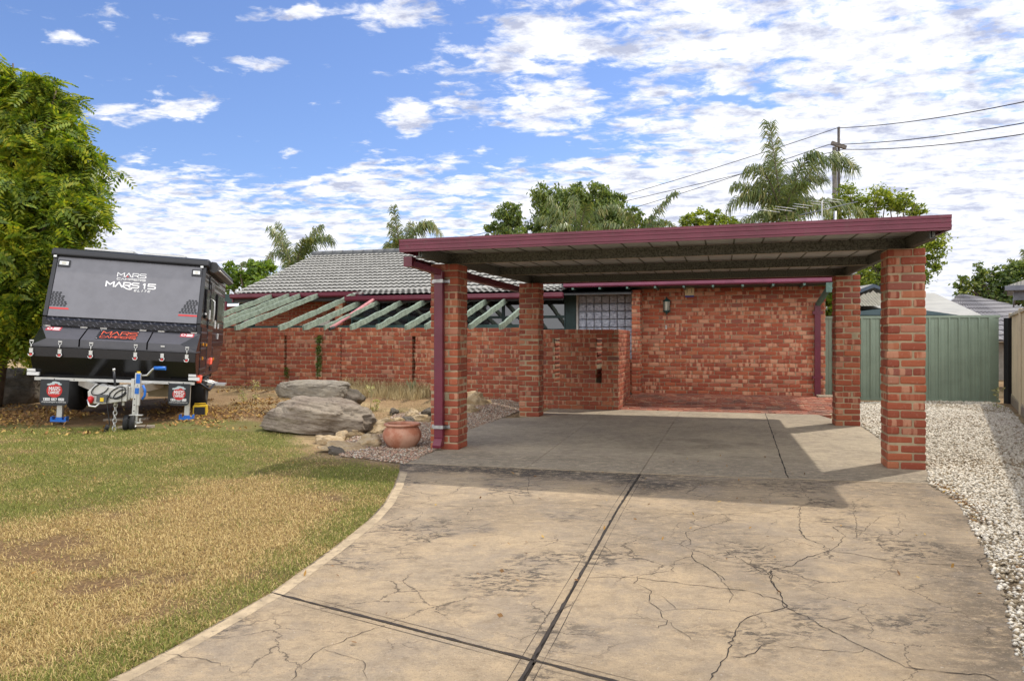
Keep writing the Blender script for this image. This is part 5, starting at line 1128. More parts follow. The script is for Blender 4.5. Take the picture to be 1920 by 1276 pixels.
rk_cream = rock_mat('cream_quartz_rock', (.52, .40, .25), (.38, .26, .13), (.62, .54, .42), 6, .8); rk_dark = rock_mat('dark_slate_rock', (.10, .085, .065), (.16, .13, .1), (.22, .2, .17), 4)
def rock(name, px, py, D, sx, sy, sz, mat, label, seed, rz=0., lift=.0, rx=0., ry=0., sub=4, group=None, **k):
    X = (px - CX) / F * D; zz = float(g(np.float64(X), np.float64(D)))
    return solo(name, rockmesh(sx, sy, sz, seed, sub, **k), mat, label, 'rock', Matrix.Translation((X, D, zz + lift)) @ Matrix.Rotation(rz, 4, 'Z') @ Matrix.Rotation(rx, 4, 'X') @ Matrix.Rotation(ry, 4, 'Y'), (0, 0, 0), group, recalc=False)
rock('boulder', 602, 760, 10.5, .74, .50, .30, rk_brown, 'large layered brown boulder behind the terracotta pot', 3, R(-8), .17, sub=6, rough=.24, strata=.03, ry=R(4))
rock('boulder', 530, 772, 10.75, .16, .17, .17, rk_dark, 'dark angular rock at the left foot of the large boulder', 8, lift=.06, rough=.35)
rock('boulder', 590, 722, 12.6, .58, .36, .19, rk_grey, 'flat topped grey boulder lying nearest the brick wall', 5, R(4), .37, sub=6, rough=.13, flat=1, strata=.02)
rock('boulder', 650, 722, 12.75, .28, .24, .18, rk_dark, 'dark wedge shaped rock beside the flat grey boulder', 9, lift=.24, ry=R(16), rough=.3)
rock('boulder', 555, 735, 11.9, .13, .13, .12, rk_grey, 'small grey rock in front of the flat boulder', 12, lift=.14, rough=.4)
rock('boulder', 577, 731, 11.9, .15, .12, .14, rk_grey, 'pale rounded rock between the two big boulders', 17, lift=.17, rough=.4)
rock('boulder', -5, 722, 14.2, 1.0, .65, .5, rk_dark, 'wide brown boulder under the big tree left of the caravan', 23, lift=.1, sub=5, rough=.18)
small = [(720, 797, .11, .08, .075, 'pale upright rock behind the rim of the pot', 1), (706, 808, .12, .09, .05, 'yellowish rock tucked behind the left of the pot', 1), (690, 830, .13, .1, .06, 'brown cream rock just left of the pot', 1),
 (640, 820, .07, .06, .06, 'pointed cream rock on the edging pile', 1), (618, 826, .11, .09, .05, 'orange flecked rock at the left end of the edging pile', 1), (648, 838, .20, .12, .035, 'flat tan flagstone nearest the lawn edge', 1),
 (745, 790, .10, .07, .045, 'low yellow stone right behind the pot', 1), (772, 778, .12, .08, .07, 'white capped rock halfway up the gravel pile', 1), (762, 788, .12, .07, .05, 'grey sloping stone by the white capped rock', 2),
 (790, 786, .12, .08, .06, 'cream wedge against the front left pillar', 1), (803, 776, .08, .08, .07, 'brown stone peeping past the front left pillar', 2), (738, 772, .06, .05, .05, 'small reddish stone near the wall weeds', 2),
 (885, 752, .16, .12, .13, 'tall cream rock between the left pillars', 1), (905, 752, .1, .09, .06, 'low cream rock beside the tall one between the pillars', 1), (880, 764, .1, .08, .06, 'yellow rock in front of the tall cream rock', 1),
 (658, 727, .10, .09, .09, 'pale rock behind the right end of the large boulder', 1), (630, 843, .1, .08, .03, 'thin reddish slab at the corner of the rock edging', 2), (668, 812, .07, .06, .05, 'knobbly tan rock below the large boulder', 1)]
for i, (px, py, a, b, c_, l, k) in enumerate(small):
    X, Y, z_ = at(px, py + 4); rock('rock', px, py, Y, a * 1.45, b * 1.4, c_ * 1.5, (rk_cream, rk_cream, rk_dark)[k], l, 30 + i, rnd.uniform(0, 3), c_ * .35, rnd.uniform(-.3, .3), rnd.uniform(-.3, .3), sub=4, rough=.42, group='rocks edging the garden bed')
terra, t = newmat('terracotta'); tc = t.n('ShaderNodeTexCoord').outputs['Object']; a = t.noise(tc, 6., 6, .65); b = t.noise(tc, 40., 4, .6)
c = t.mix(t.sm(a, .4, .6), (.36, .135, .075, 1), (.45, .23, .15, 1)); c = t.mix(t.m('MULTIPLY', t.sm(t.noise(tc, 3.5, 3, .5), .55, .6), .5), c, (.50, .30, .21, 1)); c = t.mix(t.m('MULTIPLY', t.sm(b, .6, .7), .35), c, (.16, .07, .04, 1))
out(t, t.n('ShaderNodeBsdfPrincipled', {'Base Color': c, 'Roughness': .7, 'Normal': bump(t, b, .25, .005)}).outputs[0])
X, Y, z_ = at(754, 838); m = MB()
m.lathe([(0, 0), (.135, 0), (.15, .012), (.19, .05), (.228, .11), (.24, .16), (.232, .21), (.205, .255), (.19, .272), (.20, .28), (.218, .284), (.226, .296), (.222, .308), (.205, .314), (.185, .306), (.178, .29), (.195, .24), (.222, .17), (.20, .09), (.0, .06)], (0, 0, 0), 56)
solo('terracotta_pot', m, terra, 'round empty terracotta pot at the foot of the front left pillar', 'pot', Matrix.Translation((X, Y, z_ - .01)), recalc=False)
# ------------------------------------------------------------------ scattered matter
def blades(name, X, Y, Z, h, w, lean, mat, kind='stuff', label=None, cat=None, curl=.5):
    n = len(X); a = rng.random(n) * 2 * np.pi; L = rng.uniform(.55, 1.3, n) * h; ln = lean * rng.uniform(.4, 1.3, n)
    dx, dy = np.cos(a) * np.sin(ln) * L, np.sin(a) * np.sin(ln) * L; dz = np.cos(ln) * L
    bx, by = -np.sin(a) * w / 2, np.cos(a) * w / 2
    V = np.stack([np.stack([X - bx, Y - by, Z], -1), np.stack([X + bx, Y + by, Z], -1), np.stack([X + dx * .55 + bx * .7, Y + dy * .55 + by * .7, Z + dz * .7], -1), np.stack([X + dx * .55 - bx * .7, Y + dy * .55 - by * .7, Z + dz * .7], -1), np.stack([X + dx * 1.25, Y + dy * 1.25, Z + dz * .95], -1)], 1)
    o = np.arange(n) * 5; m = MB(); m.add(V.reshape(-1, 3), np.stack([o, o + 1, o + 2, o + 3], 1)); m.Fs.append((np.stack([o + 3, o + 2, o + 4], 1), 0, False))
    ob = solo(name, m, mat, label, cat, kind=kind, recalc=False); return ob
def vcolmat(name, trans=.0, rough=.7):
    m, t = newmat(name); vc = t.n('ShaderNodeVertexColor', layer_name='tone').outputs[0]
    p = t.n('ShaderNodeBsdfPrincipled', {'Base Color': vc, 'Roughness': rough, 'Specular IOR Level': .25})
    if trans: tr = t.n('ShaderNodeBsdfTranslucent', {0: vc}); out(t, t.n('ShaderNodeMixShader', {0: trans, 1: p.outputs[0], 2: tr.outputs[0]}).outputs[0])
    else: out(t, p.outputs[0])
    return m
def setcol(o, C_, rep):
    a = o.data.color_attributes.new('tone', 'FLOAT_COLOR', 'POINT'); C4 = np.concatenate([np.repeat(C_, rep, 0), np.ones((len(C_) * rep, 1))], 1); a.data.foreach_set('color', C4.astype(np.float32).ravel())
N = 900000; Yr = rng.random(N) ** 1.15 * 8.4 + 1.7; Xr = rng.uniform(-1.35, -.02, N) * Yr
keep = inpoly(Xr, Yr, LAWN) & (Xr > -11) & (pdist(Xr, Yr, lawn_back) > rng.random(N) * .5)
keep &= rng.random(N) < np.clip(3.2 / Yr, .25, 1) ** .5
X, Y = Xr[keep], Yr[keep]; gr, bare = grass_mix(X, Y); k2 = rng.random(len(X)) > bare * .88; X, Y, gr = X[k2], Y[k2], gr[k2]
isg = rng.random(len(X)) < np.clip(gr * .82 + .04, 0, .9); n = len(X); j = rng.random((n, 1))
Cg = np.where(isg[:, None], np.array([.09, .12, .018]) * (1 - j) + np.array([.30, .30, .07]) * j, np.array([.26, .16, .045]) * (1 - j) + np.array([.72, .56, .26]) * j)
hgt = np.where(isg, .022, .022) * (1 + .25 * vnoise(X, Y, 4, 77)); 
o = blades('grass', X, Y, g(X, Y) - .004, hgt, .0022 + .0011 * Y / 4, np.where(isg, 1.05, 1.3), vcolmat('turf_blades', .25)); setcol(o, Cg, 5)
# dead grass in dirt bed and along the wall
def patch(n, pxs, pys, f): 
    px_ = rng.uniform(*pxs, n); py_ = rng.uniform(*pys, n); P = np.array([at(a, b) for a, b in zip(px_, py_)]); k = f(P[:, 0], P[:, 1]); return P[k]
P = patch(9000, (430, 980), (712, 790), lambda x, y: rng.random(len(x)) < .15 + .85 * SS(vnoise(x, y, 1.7, 55), .48, .6)); P = P[~inpoly(P[:, 0], P[:, 1], GRB) | (rng.random(len(P)) < .12)]
o = blades('dry_grass', P[:, 0], P[:, 1], P[:, 2] - .005, .06, .005, .8, vcolmat('dry_bed_grass', .2)); j = rng.random((len(P), 1)); gr = (rng.random((len(P), 1)) < .12); setcol(o, np.where(gr, [.12, .16, .05], np.array([.34, .25, .12]) * (1 - j) + np.array([.58, .46, .25]) * j), 5)
s_ = rng.uniform(sc(640, 13.9), sc(812, 13.9), 2600); c_ = 13.95 - rng.random(2600) ** 1.5 * .9; X, Y = np.array([hw(a, b) for a, b in zip(s_, c_)]).T
o = blades('dry_tussock', X, Y, g(X, Y), .30 * (1 - .6 * (13.95 - c_)), .008, .45, vcolmat('tussock_blades', .2)); j = rng.random((len(X), 1)); setcol(o, np.array([.36, .27, .13]) * (1 - j) + np.array([.6, .5, .28]) * j, 5)
# leaf litter
n = 15000; a = rng.random(n) * 2 * np.pi; r = rng.random(n) ** .6; X = -6.7 + 3.6 * r * np.cos(a); Y = 11.7 + 2.5 * r * np.sin(a); kk = rng.random(n) < .05 + .75 * SS(vnoise(X, Y, 1.1, 71), .42, .6); X, Y = X[kk], Y[kk]; n = len(X); Z = g(X, Y) + rng.uniform(.0, .02, n)
def leaves(name, X, Y, Z, size, mat, cols, kind='stuff', tilt=.5):
    n = len(X); a = rng.random(n) * 2 * np.pi; L = size * rng.uniform(.5, 1.3, n); u = np.stack([np.cos(a), np.sin(a), rng.normal(0, tilt, n)], -1); v = np.stack([-np.sin(a), np.cos(a), rng.normal(0, tilt, n)], -1)
    c0 = np.stack([X, Y, Z + size * .3], -1); V = np.stack([c0 - u * L[:, None], c0 + v * L[:, None] * .42, c0 + u * L[:, None], c0 - v * L[:, None] * .42], 1)
    m = MB(); m.add(V.reshape(-1, 3), np.arange(4 * n).reshape(-1, 4)); o = solo(name, m, mat, kind=kind, recalc=False); setcol(o, cols, 4); return o
pal = np.array([[.34, .19, .05], [.24, .13, .05], [.16, .08, .03], [.48, .32, .10], [.22, .12, .05]]); litm = vcolmat('dry_leaf', .15)
leaves('leaf_litter', X, Y, Z, .03, litm, pal[rng.integers(0, 5, n)])
P = patch(2600, (405, 560), (722, 760), lambda x, y: rng.random(len(x)) < SS(vnoise(x, y, 1.5, 66), .42, .6)); leaves('leaf_litter', P[:, 0], P[:, 1], P[:, 2], .03, litm, pal[rng.integers(0, 5, len(P))])
tt = rng.random(700); iD = (tt * (len(DR) - 4)).astype(int); D0_ = np.array(DR); Pq = D0_[iD] + (D0_[iD + 1] - D0_[iD]) * rng.random(700)[:, None] + np.stack([np.abs(rng.normal(0, .07, 700)), rng.normal(0, .03, 700)], -1)
kq = vnoise(Pq[:, 0], Pq[:, 1], 1.6, 88) > .52; Pq = Pq[kq]; leaves('leaf_litter', Pq[:, 0], Pq[:, 1], np.full(len(Pq), .01), .018, litm, pal[rng.integers(0, 5, len(Pq))])
n = 260; X = rng.uniform(-7, 3.2, n); Y = rng.uniform(3.2, 9, n); kk = np.abs(X) < .8 * Y; X, Y = X[kk], Y[kk]; leaves('leaf_litter', X, Y, np.maximum(g(X, Y), 0) + .008, .016, litm, pal[rng.integers(0, 5, len(X))])
# pebbles
oct_v = np.array([(1, 0, 0), (.3, .95, 0), (-.8, .6, 0), (-.8, -.6, 0), (.3, -.95, 0), (0, 0, 1), (0, 0, -1)]); oct_f = np.array([(0, 1, 5), (1, 2, 5), (2, 3, 5), (3, 4, 5), (4, 0, 5), (1, 0, 6), (2, 1, 6), (3, 2, 6), (4, 3, 6), (0, 4, 6)])
def pebbles(name, X, Y, Z, size, cols, mat):
    n = len(X); s1 = size * rng.uniform(.6, 1.35, n); a = rng.random(n) * 2 * np.pi; V = oct_v[None] * np.stack([s1, s1 * rng.uniform(.55, .9, n), s1 * rng.uniform(.4, .7, n)], -1)[:, None]
    tl = rng.normal(0, .35, (n, 1)); V[..., 2] += V[..., 0] * tl; ct, st = np.cos(a)[:, None], np.sin(a)[:, None]; x = V[..., 0] * ct - V[..., 1] * st; y = V[..., 0] * st + V[..., 1] * ct
    V = np.stack([x + X[:, None], y + Y[:, None], V[..., 2] + Z[:, None] + (s1 * .25)[:, None]], -1)
    m = MB(); m.add(V.reshape(-1, 3), (oct_f[None] + (np.arange(n) * 7)[:, None, None]).reshape(-1, 3), 0, True); o = solo(name, m, mat, kind='stuff', recalc=False); setcol(o, cols, 7); return o
N = 330000; Y = rng.random(N) ** .9 * 13.6 + 2.4; X = rng.uniform(1.9, 10.3, N); k = inpoly(X, Y, GRW) & (X / Y < 1.2) & (rng.random(N) < np.clip(5.5 / Y, .38, 1)); X, Y = X[k], Y[k]
ed = (1 - SS(pdist(X, Y, DR), 0, .3)) * SS(vnoise(X, Y, 3.5, 4, 3), .5, .7); k = rng.random(len(X)) > ed * .75; X, Y = X[k], Y[k]
n = len(X); j = rng.random((n, 1)); col = np.array([.46, .40, .31]) * (1 - j) + np.array([.74, .69, .59]) * j; dk = rng.random(n) < .16 + .35 * SS(vnoise(X, Y, .8, 91), .55, .7); col[dk] = np.array([.30, .24, .16])
pebm = vcolmat('pebble', 0, .8); pebbles('white_gravel', X, Y, g(X, Y) + rng.uniform(-.004, .008, n), .0115 + .0009 * Y, col, pebm)
N = 42000; xs_, ys_ = zip(*GRB); X = rng.uniform(min(xs_), max(xs_), N); Y = rng.uniform(min(ys_), max(ys_), N); k = inpoly(X, Y, GRB); X, Y = X[k], Y[k]; n = len(X); pl2 = np.array([[.42, .33, .24], [.30, .20, .14], [.52, .46, .38], [.20, .15, .12], [.40, .24, .17]])
pebbles('brown_gravel', X, Y, g(X, Y) + rng.uniform(-.003, .005, n), .014, pl2[rng.integers(0, 5, n)], pebm)
# ------------------------------------------------------------------ foliage
def leafcloud(m, blobs, n, size, droop=.3, clump=.16, aspect=.45, seed=1, style='leaf', shell=.55):
    """blobs: list of (centre, radii). Leaves gather in clumps near the surface of each blob."""
    r = np.random.default_rng(seed); vol = np.array([b[1][0] * b[1][1] + b[1][0] * b[1][2] for b in blobs]); pr = vol / vol.sum()
    for (c_, rad), p in zip(blobs, pr):
        nn = int(n * p); nc = max(6, nn // 26); d = r.normal(0, 1, (nc, 3)); d /= np.linalg.norm(d, axis=1)[:, None]; rr = (shell + (1 - shell) * r.random(nc)) * (1 + .09 * r.normal(0, 1, nc))
        cc = np.array(c_) + d * rr[:, None] * np.array(rad); i = r.integers(0, nc, nn); cs_ = clump * np.mean(rad) * (.6 + .9 * r.random(nc))
        P_ = cc[i] + r.normal(0, 1, (nn, 3)) * cs_[i][:, None] * np.array([1, 1, .6])
        L = size * r.uniform(.6, 1.3, nn); a = r.random(nn) * 2 * np.pi; e = -droop + r.normal(0, .45, nn)
        u = np.stack([np.cos(a) * np.cos(e), np.sin(a) * np.cos(e), np.sin(e)], -1); w = r.normal(0, 1, (nn, 3)); w[:, 2] *= .5; v = np.cross(u, w); v /= np.linalg.norm(v, axis=1)[:, None]
        if style == 'leaf':
            V = np.stack([P_ - u * L[:, None] * .5, P_ + v * L[:, None] * aspect * .5, P_ + u * L[:, None] * .5 + [0, 0, -.08] * L[:, None], P_ - v * L[:, None] * aspect * .5], 1)
            m.add(V.reshape(-1, 3), np.arange(4 * nn).reshape(-1, 4))
        else:                                                 # feather: a drooping stalk with leaflets either side
            k = 7; v[:, 2] *= .35; v /= np.linalg.norm(v, axis=1)[:, None]; Vs = []
            for q in range(k):
                f = (q + .6) / k; mid = P_ + u * (L * f)[:, None] + np.array([0, 0, -1.]) * (L * .38 * f * f)[:, None]
                ll = (L * .34 * (1 - .55 * abs(f - .45)))[:, None]; fw = u * ll * .45; wd = u * (L * .08)[:, None]
                for sg in (1, -1):
                    tip = mid + v * ll * sg + fw + np.array([0, 0, -.25]) * ll; mm = (mid + tip) / 2
                    Vs.append(np.stack([mid, mm + wd, tip, mm - wd], 1))
            Vs = np.concatenate(Vs); m.add(Vs.reshape(-1, 3), np.arange(4 * len(Vs)).reshape(-1, 4))
def bl(L_, D, ax=1., dep=1.):
    """blobs from (px, py, radius px[, dD]) at depth D"""
    o_ = []
    for q in L_:
        dD = q[3] if len(q) > 3 else 0; c_ = P3(q[0], q[1], D + dD); r_ = q[2] / F * (D + dD); o_.append((c_, (r_, r_ * dep, r_ * ax)))
    return o_
bark = pm('bark', (.14, .105, .075), .9, var=.2, vs=10, bs=.6, bsc=30)
def limbs(m, base, blobs, r0, seed=1, n=3):
    r = random.Random(seed); base = np.array(base, float)
    cen = np.mean([b[0] for b in blobs], axis=0); fork = base + (np.array([cen[0], cen[1], cen[2]]) - base) * .45
    m.tube([base, base * .5 + fork * .5 + [r.uniform(-.1, .1), 0, 0], fork], [r0, r0 * .8, r0 * .62], 9)
    for b in blobs:
        for k in range(n):
            tip = np.array(b[0]) + np.array([r.uniform(-.7, .7) * b[1][i] for i in range(3)]); mid = fork * .45 + tip * .55 + np.array([r.uniform(-.2, .2), r.uniform(-.2, .2), r.uniform(-.1, .35)])
            m.tube([fork, mid, tip], [r0 * .42, r0 * .2, r0 * .05], 6)
def tree(name, label, base, blobs, n, size, mat, r0=.14, seed=1, cat='tree', **k):
    T = Thing(name, label, cat, M_W, tuple(base)); m = MB(); limbs(m, base, blobs, r0, seed); T.part('trunk', m, bark, recalc=False)
    m = MB(); leafcloud(m, blobs, n, size, seed=seed, **k); T.part('crown', m, mat, recalc=False); return T
lf_big = leaf_mat('feathery_leaves', [(.03, .055, .012), (.08, .14, .016), (.17, .24, .022), (.28, .32, .03), (.42, .38, .035)], .35, .8)
big = bl([(45, 150, 26), (12, 130, 24), (85, 160, 22), (95, 185, 26), (140, 250, 26), (160, 290, 20), (165, 340, 20), (172, 385, 20), (165, 420, 22), (150, 470, 20), (15, 180, 40), (60, 215, 55), (110, 225, 40, .3), (10, 260, 80, .4), (120, 300, 52, -.2), (60, 320, 95, .2), (-40, 330, 130, .5), (40, 430, 110, -.3), (130, 400, 55, -.4), (155, 385, 30, -.4), (-60, 460, 140, 0), (20, 530, 105, -.4), (85, 500, 60, .3), (30, 600, 72, .2), (-50, 600, 80, 0), (95, 590, 38, 1.0), (75, 635, 42, 1.4)], 12.6, 1., .8)
tree('shade_tree', 'tall dense feathery leaved green tree towering left of the caravan', (-9.4, 13.2, .1), big, 12500, .28, lf_big, .22, 3, style='feather', droop=.25, clump=.24)
lf1 = leaf_mat('bright_green_leaves', [(.04, .08, .012), (.09, .16, .02), (.17, .25, .03), (.25, .33, .04)], .35, .5)
lf2 = leaf_mat('olive_leaves', [(.04, .07, .025), (.08, .13, .035), (.14, .19, .04), (.22, .25, .06)], .3, .5)
lf3 = leaf_mat('yellow_green_leaves', [(.04, .07, .012), (.11, .16, .02), (.21, .26, .03), (.33, .36, .04)], .35, .6)
lf4 = leaf_mat('dark_green_leaves', [(.03, .055, .02), (.06, .10, .03), (.11, .16, .035), (.24, .26, .05)], .3, .5)
tree('leafy_tree', 'low bright green tree behind the left end of the tiled roof', P3(460, 640, 27), bl([(440, 512, 24), (470, 505, 20), (500, 508, 20, .5), (425, 530, 22), (480, 535, 30), (520, 535, 20)], 27), 5200, .16, lf1, .12, 5)
tree('gum_tree', 'narrow olive green tree left of the big clump over the carport', P3(952, 640, 33), bl([(955, 398, 20), (965, 410, 18), (938, 418, 22), (960, 440, 28), (925, 440, 18), (950, 470, 30)], 33, 1.1), 5200, .17, lf2, .14, 6, droop=.7)
tree('gum_tree', 'wide olive green tree forming the big clump over the carport', P3(1090, 640, 35), bl([(1022, 372, 24), (1050, 385, 28), (1080, 372, 26), (1120, 372, 26), (1145, 395, 28), (1160, 385, 18), (1030, 420, 34), (1090, 420, 42), (1150, 430, 35), (1190, 405, 16), (1215, 425, 20), (1235, 440, 22), (1000, 445, 22)], 35, 1.1), 21000, .19, lf2, .2, 7, droop=.7)
tree('bushy_tree', 'low yellowish tree between the palms over the carport fascia', P3(1320, 640, 36), bl([(1290, 418, 18), (1318, 408, 18), (1345, 412, 18), (1370, 420, 14), (1330, 440, 30)], 36), 4200, .18, lf3, .14, 8)
tree('spreading_tree', 'rounded yellow green tree with open branches right of the utility pole', P3(1650, 640, 30), bl([(1590, 372, 24), (1612, 385, 20), (1650, 372, 22), (1672, 378, 20), (1700, 385, 22), (1722, 392, 14), (1625, 400, 18), (1570, 400, 18), (1740, 470, 26), (1752, 450, 20), (1752, 492, 18), (1720, 520, 22), (1640, 510, 26), (1610, 530, 30), (1665, 535, 24), (1700, 480, 14)], 30), 12500, .15, lf3, .18, 9, clump=.22)
tree('spreading_tree', 'dark green tree with dry twigs beyond the dark tiled roof', P3(1870, 640, 37), bl([(1838, 512, 16), (1862, 512, 14), (1815, 535, 20), (1850, 540, 26), (1885, 520, 22), (1905, 505, 18), (1900, 540, 34), (1935, 520, 34), (1800, 552, 14), (1870, 560, 30), (1950, 560, 40)], 37), 10000, .20, lf4, .2, 10, clump=.22)
tree('garden_shrub', 'green shrub seen between the house corner and rear right pillar', P3(1556, 640, 19), bl([(1556, 545, 22), (1560, 580, 24), (1545, 560, 18)], 19), 1800, .12, lf1, .06, 11, cat='shrub')
# palms
lfp = leaf_mat('palm_leaflets', [(.045, .07, .028), (.09, .13, .045), (.15, .19, .06), (.28, .25, .09)], .25, .9, .35)
lfp_d = leaf_mat('dry_palm_fibre', [(.10, .065, .04), (.18, .12, .07), (.26, .18, .10)], .1, 2.)
def palm(label, Dp, crown, fronds, trunk_r=.16, skirt=True, seed=1):
    r = np.random.default_rng(seed); c_ = P3(*crown, Dp); T = Thing('palm_tree', label, 'palm', M_W, (c_[0], Dp, 0), 'palms behind the house')
    m = MB(); m.tube([(c_[0] + .1, Dp, 0), (c_[0] + .05, Dp, c_[2] * .5), tuple(c_)], [trunk_r * 1.15, trunk_r, trunk_r * .9], 10); T.part('trunk', m, bark, recalc=False)
    for (tx, ty, dy, sag, ll) in fronds:
        tip = P3(tx, ty, Dp + dy); L_ = np.linalg.norm(tip - c_); n = max(34, int(L_ * 27)); f = np.linspace(0, 1, n)
        up = np.array([0, 0, 1.]); ctr = (c_ + tip) / 2 + up * sag; B = (1 - f)[:, None] ** 2 * c_ + 2 * (f * (1 - f))[:, None] * ctr + (f ** 2)[:, None] * tip
        m = MB(); m.tube(B, np.linspace(.035, .006, n), 5); Tn = np.gradient(B, axis=0); Tn /= np.linalg.norm(Tn, axis=1)[:, None]; V = []
        for i in range(2, n):
            for sg in (1, -1):
                for rep in range(2):
                    sd_ = np.cross(Tn[i], up + r.normal(0, .25, 3)); sd_ /= np.linalg.norm(sd_) + 1e-6
                    ln = .8 * ll * (1 - .55 * abs(f[i] - .45) * 1.3) * r.uniform(.75, 1.15); d = sd_ * sg * .75 + Tn[i] * .5 + r.normal(0, .22, 3); d /= np.linalg.norm(d)
                    p0 = B[i] + Tn[i] * rep * .02; p1 = p0 + d * ln * .5 + up * .02; p2 = p0 + d * ln * .82 - up * ln * .45; w = Tn[i] * .02
                    V.append([p0 - w * .6, p0 + w * .6, p1 + w, p1 - w]); V.append([p1 - w, p1 + w, p2 + w * .3, p2 - w * .3])
        V = np.array(V); m.add(V.reshape(-1, 3), np.arange(4 * len(V)).reshape(-1, 4), 1); T.part('frond', m, [bark, lfp], recalc=False)
    if skirt:
        m = MB(); n = 700; a = r.random(n) * 2 * np.pi; z0 = c_[2] - r.random(n) * 1.1 + .1; rr = trunk_r * (1 + r.random(n) * .6); p0 = np.stack([c_[0] + rr * np.cos(a), Dp + rr * np.sin(a), z0], -1)
        p1 = p0 + np.stack([np.cos(a) * .18, np.sin(a) * .18, -r.uniform(.2, .6, n)], -1); w = np.stack([-np.sin(a), np.cos(a), 0 * a], -1) * .02
        V = np.stack([p0 - w, p0 + w, p1 + w * .4, p1 - w * .4], 1); m.add(V.reshape(-1, 3), np.arange(4 * n).reshape(-1, 4)); T.part('fibre_skirt', m, lfp_d, recalc=False)
palm('tall windswept palm standing beside the utility pole', 27, (1468, 412), [(1443, 232, 0, .1, .95), (1602, 318, .5, 2.3, 1.0), (1530, 290, -.6, 1.2, .9), (1402, 322, -.5, 1.5, .9), (1425, 345, .6, .8, .8), (1366, 392, 0, 1.5, .85), (1376, 350, .4, .8, .8), (1622, 408, .3, 1.2, .85), (1555, 400, -.8, .7, .8), (1365, 445, -.4, .9, .7), (1400, 455, .8, .8, .7), (1520, 375, 1, .6, .8), (1480, 330, .6, .3, .8), (1430, 400, -1, .5, .7), (1500, 345, -1, .6, .85), (1450, 300, .8, .2, .8), (1545, 340, 1, 1.3, .85), (1400, 375, 1., .9, .8), (1480, 440, -1.2, .8, .7), (1510, 430, -1, .9, .7)], seed=2)
palm('leftmost palm rising behind the tiled roof', 30, (552, 510), [(508, 430, 0, .45, .75), (522, 422, .5, .1, .65), (500, 490, .4, 1.1, .6), (598, 425, .4, .4, .75), (620, 450, -.4, 1.1, .8), (575, 450, -.7, .5, .75), (548, 540, -1, .7, .7), (600, 510, .6, .9, .6), (530, 520, -.8, .8, .6), (560, 470, 1, .2, .5)], seed=3, skirt=False)
palm('palm rising behind the ridge beside the carport corner', 31, (752, 485), [(738, 388, 0, .05, .65), (733, 420, .3, .2, .6), (826, 440, 0, 1.8, .75), (806, 420, .5, .9, .7), (720, 470, .4, .8, .6), (728, 480, -.6, 1., .6), (790, 470, -.6, 1.1, .6), (770, 420, .8, .3, .6), (744, 450, -.9, .5, .5)], seed=4, skirt=False)
palm('palm with one long arching frond before the olive trees', 29, (1200, 452), [(1266, 362, 0, .5, .55), (1150, 385, .4, .5, .55), (1120, 425, 0, .6, .6), (1240, 430, .5, .5, .6), (1180, 400, -.5, .3, .5), (1265, 425, -.4, .8, .5)], seed=5, skirt=False)
palm('bushy palm in front of the olive tree clump', 29, (1085, 455), [(1030, 375, 0, .3, .75), (1010, 410, .3, .6, .7), (1130, 390, 0, .6, .75), (1155, 425, .4, .7, .7), (1075, 372, .4, .2, .7), (1100, 385, -.6, .5, .7), (1040, 430, -.6, .6, .7), (1005, 440, .5, .5, .6), (1120, 430, -.7, .5, .7)], seed=6, skirt=False)
palm('distant palm with spiky fronds beside the far right tree', 45, (1935, 520), [(1885, 498, 0, .5, .7), (1895, 488, .3, .3, .7), (1905, 492, -.3, .6, .7), (1920, 470, 0, .4, .7)], seed=7, skirt=False)
palm('low palm peeping over the left end of the tiled roof', 33, (482, 525), [(455, 494, 0, .5, .4), (492, 492, .3, .5, .4), (512, 505, 0, .6, .4), (470, 488, 0, .3, .4)], seed=8, skirt=False)
# plants growing out of the wall slots, weeds
fern = leaf_mat('wall_fern_leaves', [(.03, .06, .01), (.08, .13, .02), (.17, .20, .04)], .3, 3.)
def slotplant(label, px, y0, y1, n, c_=13.98, wdt=.045, name='wall_plant', size=.05, mat=None):
    x = sc(px, c_); X, Y = hw(x, c_); zs = [H - (q - CY) * Y / F for q in (y1, y0)]; b = [((X, Y, z), (wdt, .05, .11)) for z in np.arange(zs[0] + .05, zs[1], .12)]
    m = MB(); leafcloud(m, b, n, size, .2, .3, .3, seed=int(px)); m2 = MB(); m2.tube([(X, Y + .06, zs[0] - .03), (X, Y + .03, zs[1] - .06)], .006, 5)
    T = Thing(name, label, 'plant', M_W, (X, Y, zs[0])); T.part('stem', m2, bark, recalc=False); T.part('foliage', m, mat or fern, recalc=False)
slotplant('green creeper filling the tall wall slot', 598, 632, 702, 900); slotplant('short green tuft low in the narrow wall slot', 537, 690, 708, 220, wdt=.03)
m = MB(); X, Y = hw(sc(773, 13.9), 13.85); r = np.random.default_rng(4)
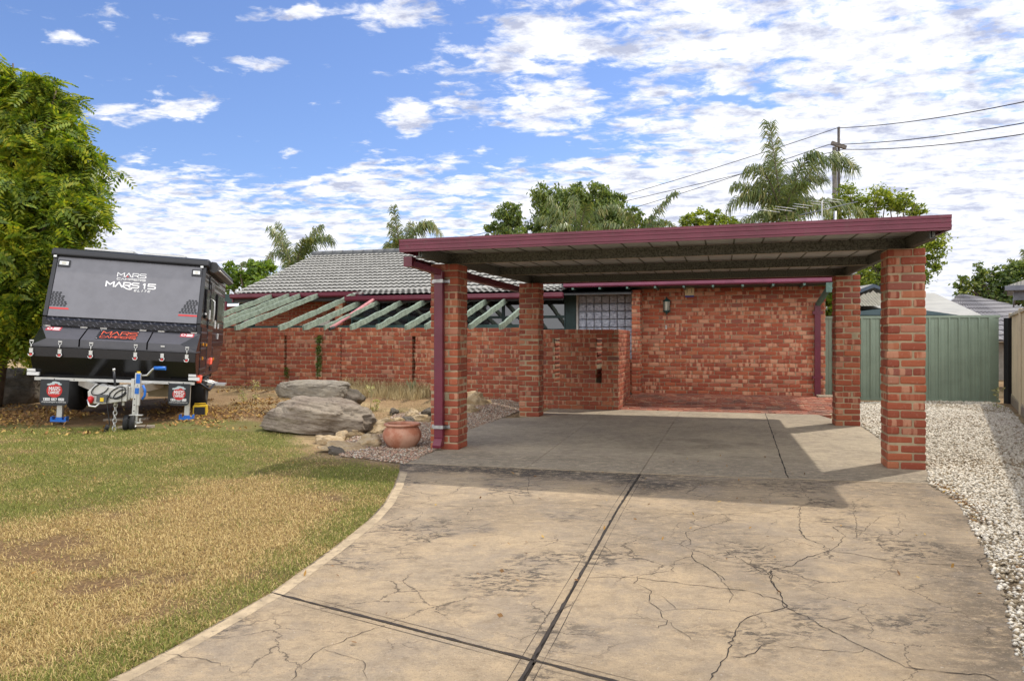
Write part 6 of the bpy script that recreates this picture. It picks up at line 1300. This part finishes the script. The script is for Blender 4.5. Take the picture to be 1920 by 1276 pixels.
for k in range(16):
    a = r.random() * 6.28; h_ = r.uniform(.25, .48); d = np.array([math.cos(a), math.sin(a) * .4, 0]); p = np.array([X, Y, .16]); pts = [p, p + d * .05 + [0, 0, h_ * .6], p + d * .13 + [0, 0, h_]]
    w = np.array([.012, 0, 0]); m.add([pts[0] - w, pts[0] + w, pts[1] + w, pts[1] - w], [(0, 1, 2, 3)]); m.add([pts[1] - w, pts[1] + w, pts[2]], [(0, 1, 2)])
m2 = MB(); m2.tube([(X, Y, .15), (X + .02, Y, .45)], .008, 5); T = Thing('agave_plant', 'variegated strappy plant below the right hand wall slot', 'plant', M_W, (X, Y, .15)); T.part('leaf_blades', m, leaf_mat('variegated_leaf', [(.08, .13, .07), (.3, .34, .2), (.1, .16, .06)], .2, 9.), recalc=False); T.part('stem', m2, fern, recalc=False)
def weed(px, py, h_, label, flower=True):
    X, Y, z_ = at(px, py); T = Thing('weed', label, 'plant', M_W, (X, Y, z_)); m = MB(); r = random.Random(px)
    m.tube([(X, Y, z_), (X + .02, Y, z_ + h_ * .5), (X + .01, Y, z_ + h_)], [.006, .005, .003], 5)
    for k in range(5): zz = z_ + h_ * (.6 + .08 * k); m.tube([(X + .01, Y, zz - .05), (X + r.uniform(-.09, .09), Y + r.uniform(-.05, .05), zz + .02)], .003, 4)
    T.part('stem', m, pm('weed_stem', (.30, .28, .14), .8), recalc=False)
    m = MB(); leafcloud(m, [((X + .01, Y, z_ + h_ * .88), (.07, .05, .1))] + ([((X, Y, z_ + .05), (.08, .06, .04))]), 90, .035, .1, .35, .6, seed=px); T.part('leaves', m, leaf_mat('pale_weed_leaf', [(.12, .15, .05), (.45, .42, .16), (.6, .55, .3)], .2, 9.), recalc=False)
weed(694, 760, .43, 'tall pale flowering weed right of the big boulder'); weed(478, 736, .33, 'dry seed stalk left of the flat boulder'); weed(455, 738, .22, 'short dry stalk beside the caravan step'); weed(705, 765, .14, 'small green sprout beside the tall weed'); weed(1868, 765, .35, 'brown dried weed at the corner of the two fences')
m = rockmesh(.13, .09, .07, 61, 3, rough=.7); X, Y, z_ = at(1845, 752, .03); solo('plastic_bag', m, pm('crumpled_plastic', (.6, .62, .68), .3), 'crumpled clear plastic bag against the green fence', 'bag', Matrix.Translation((X, Y, z_ + .03)), recalc=False)
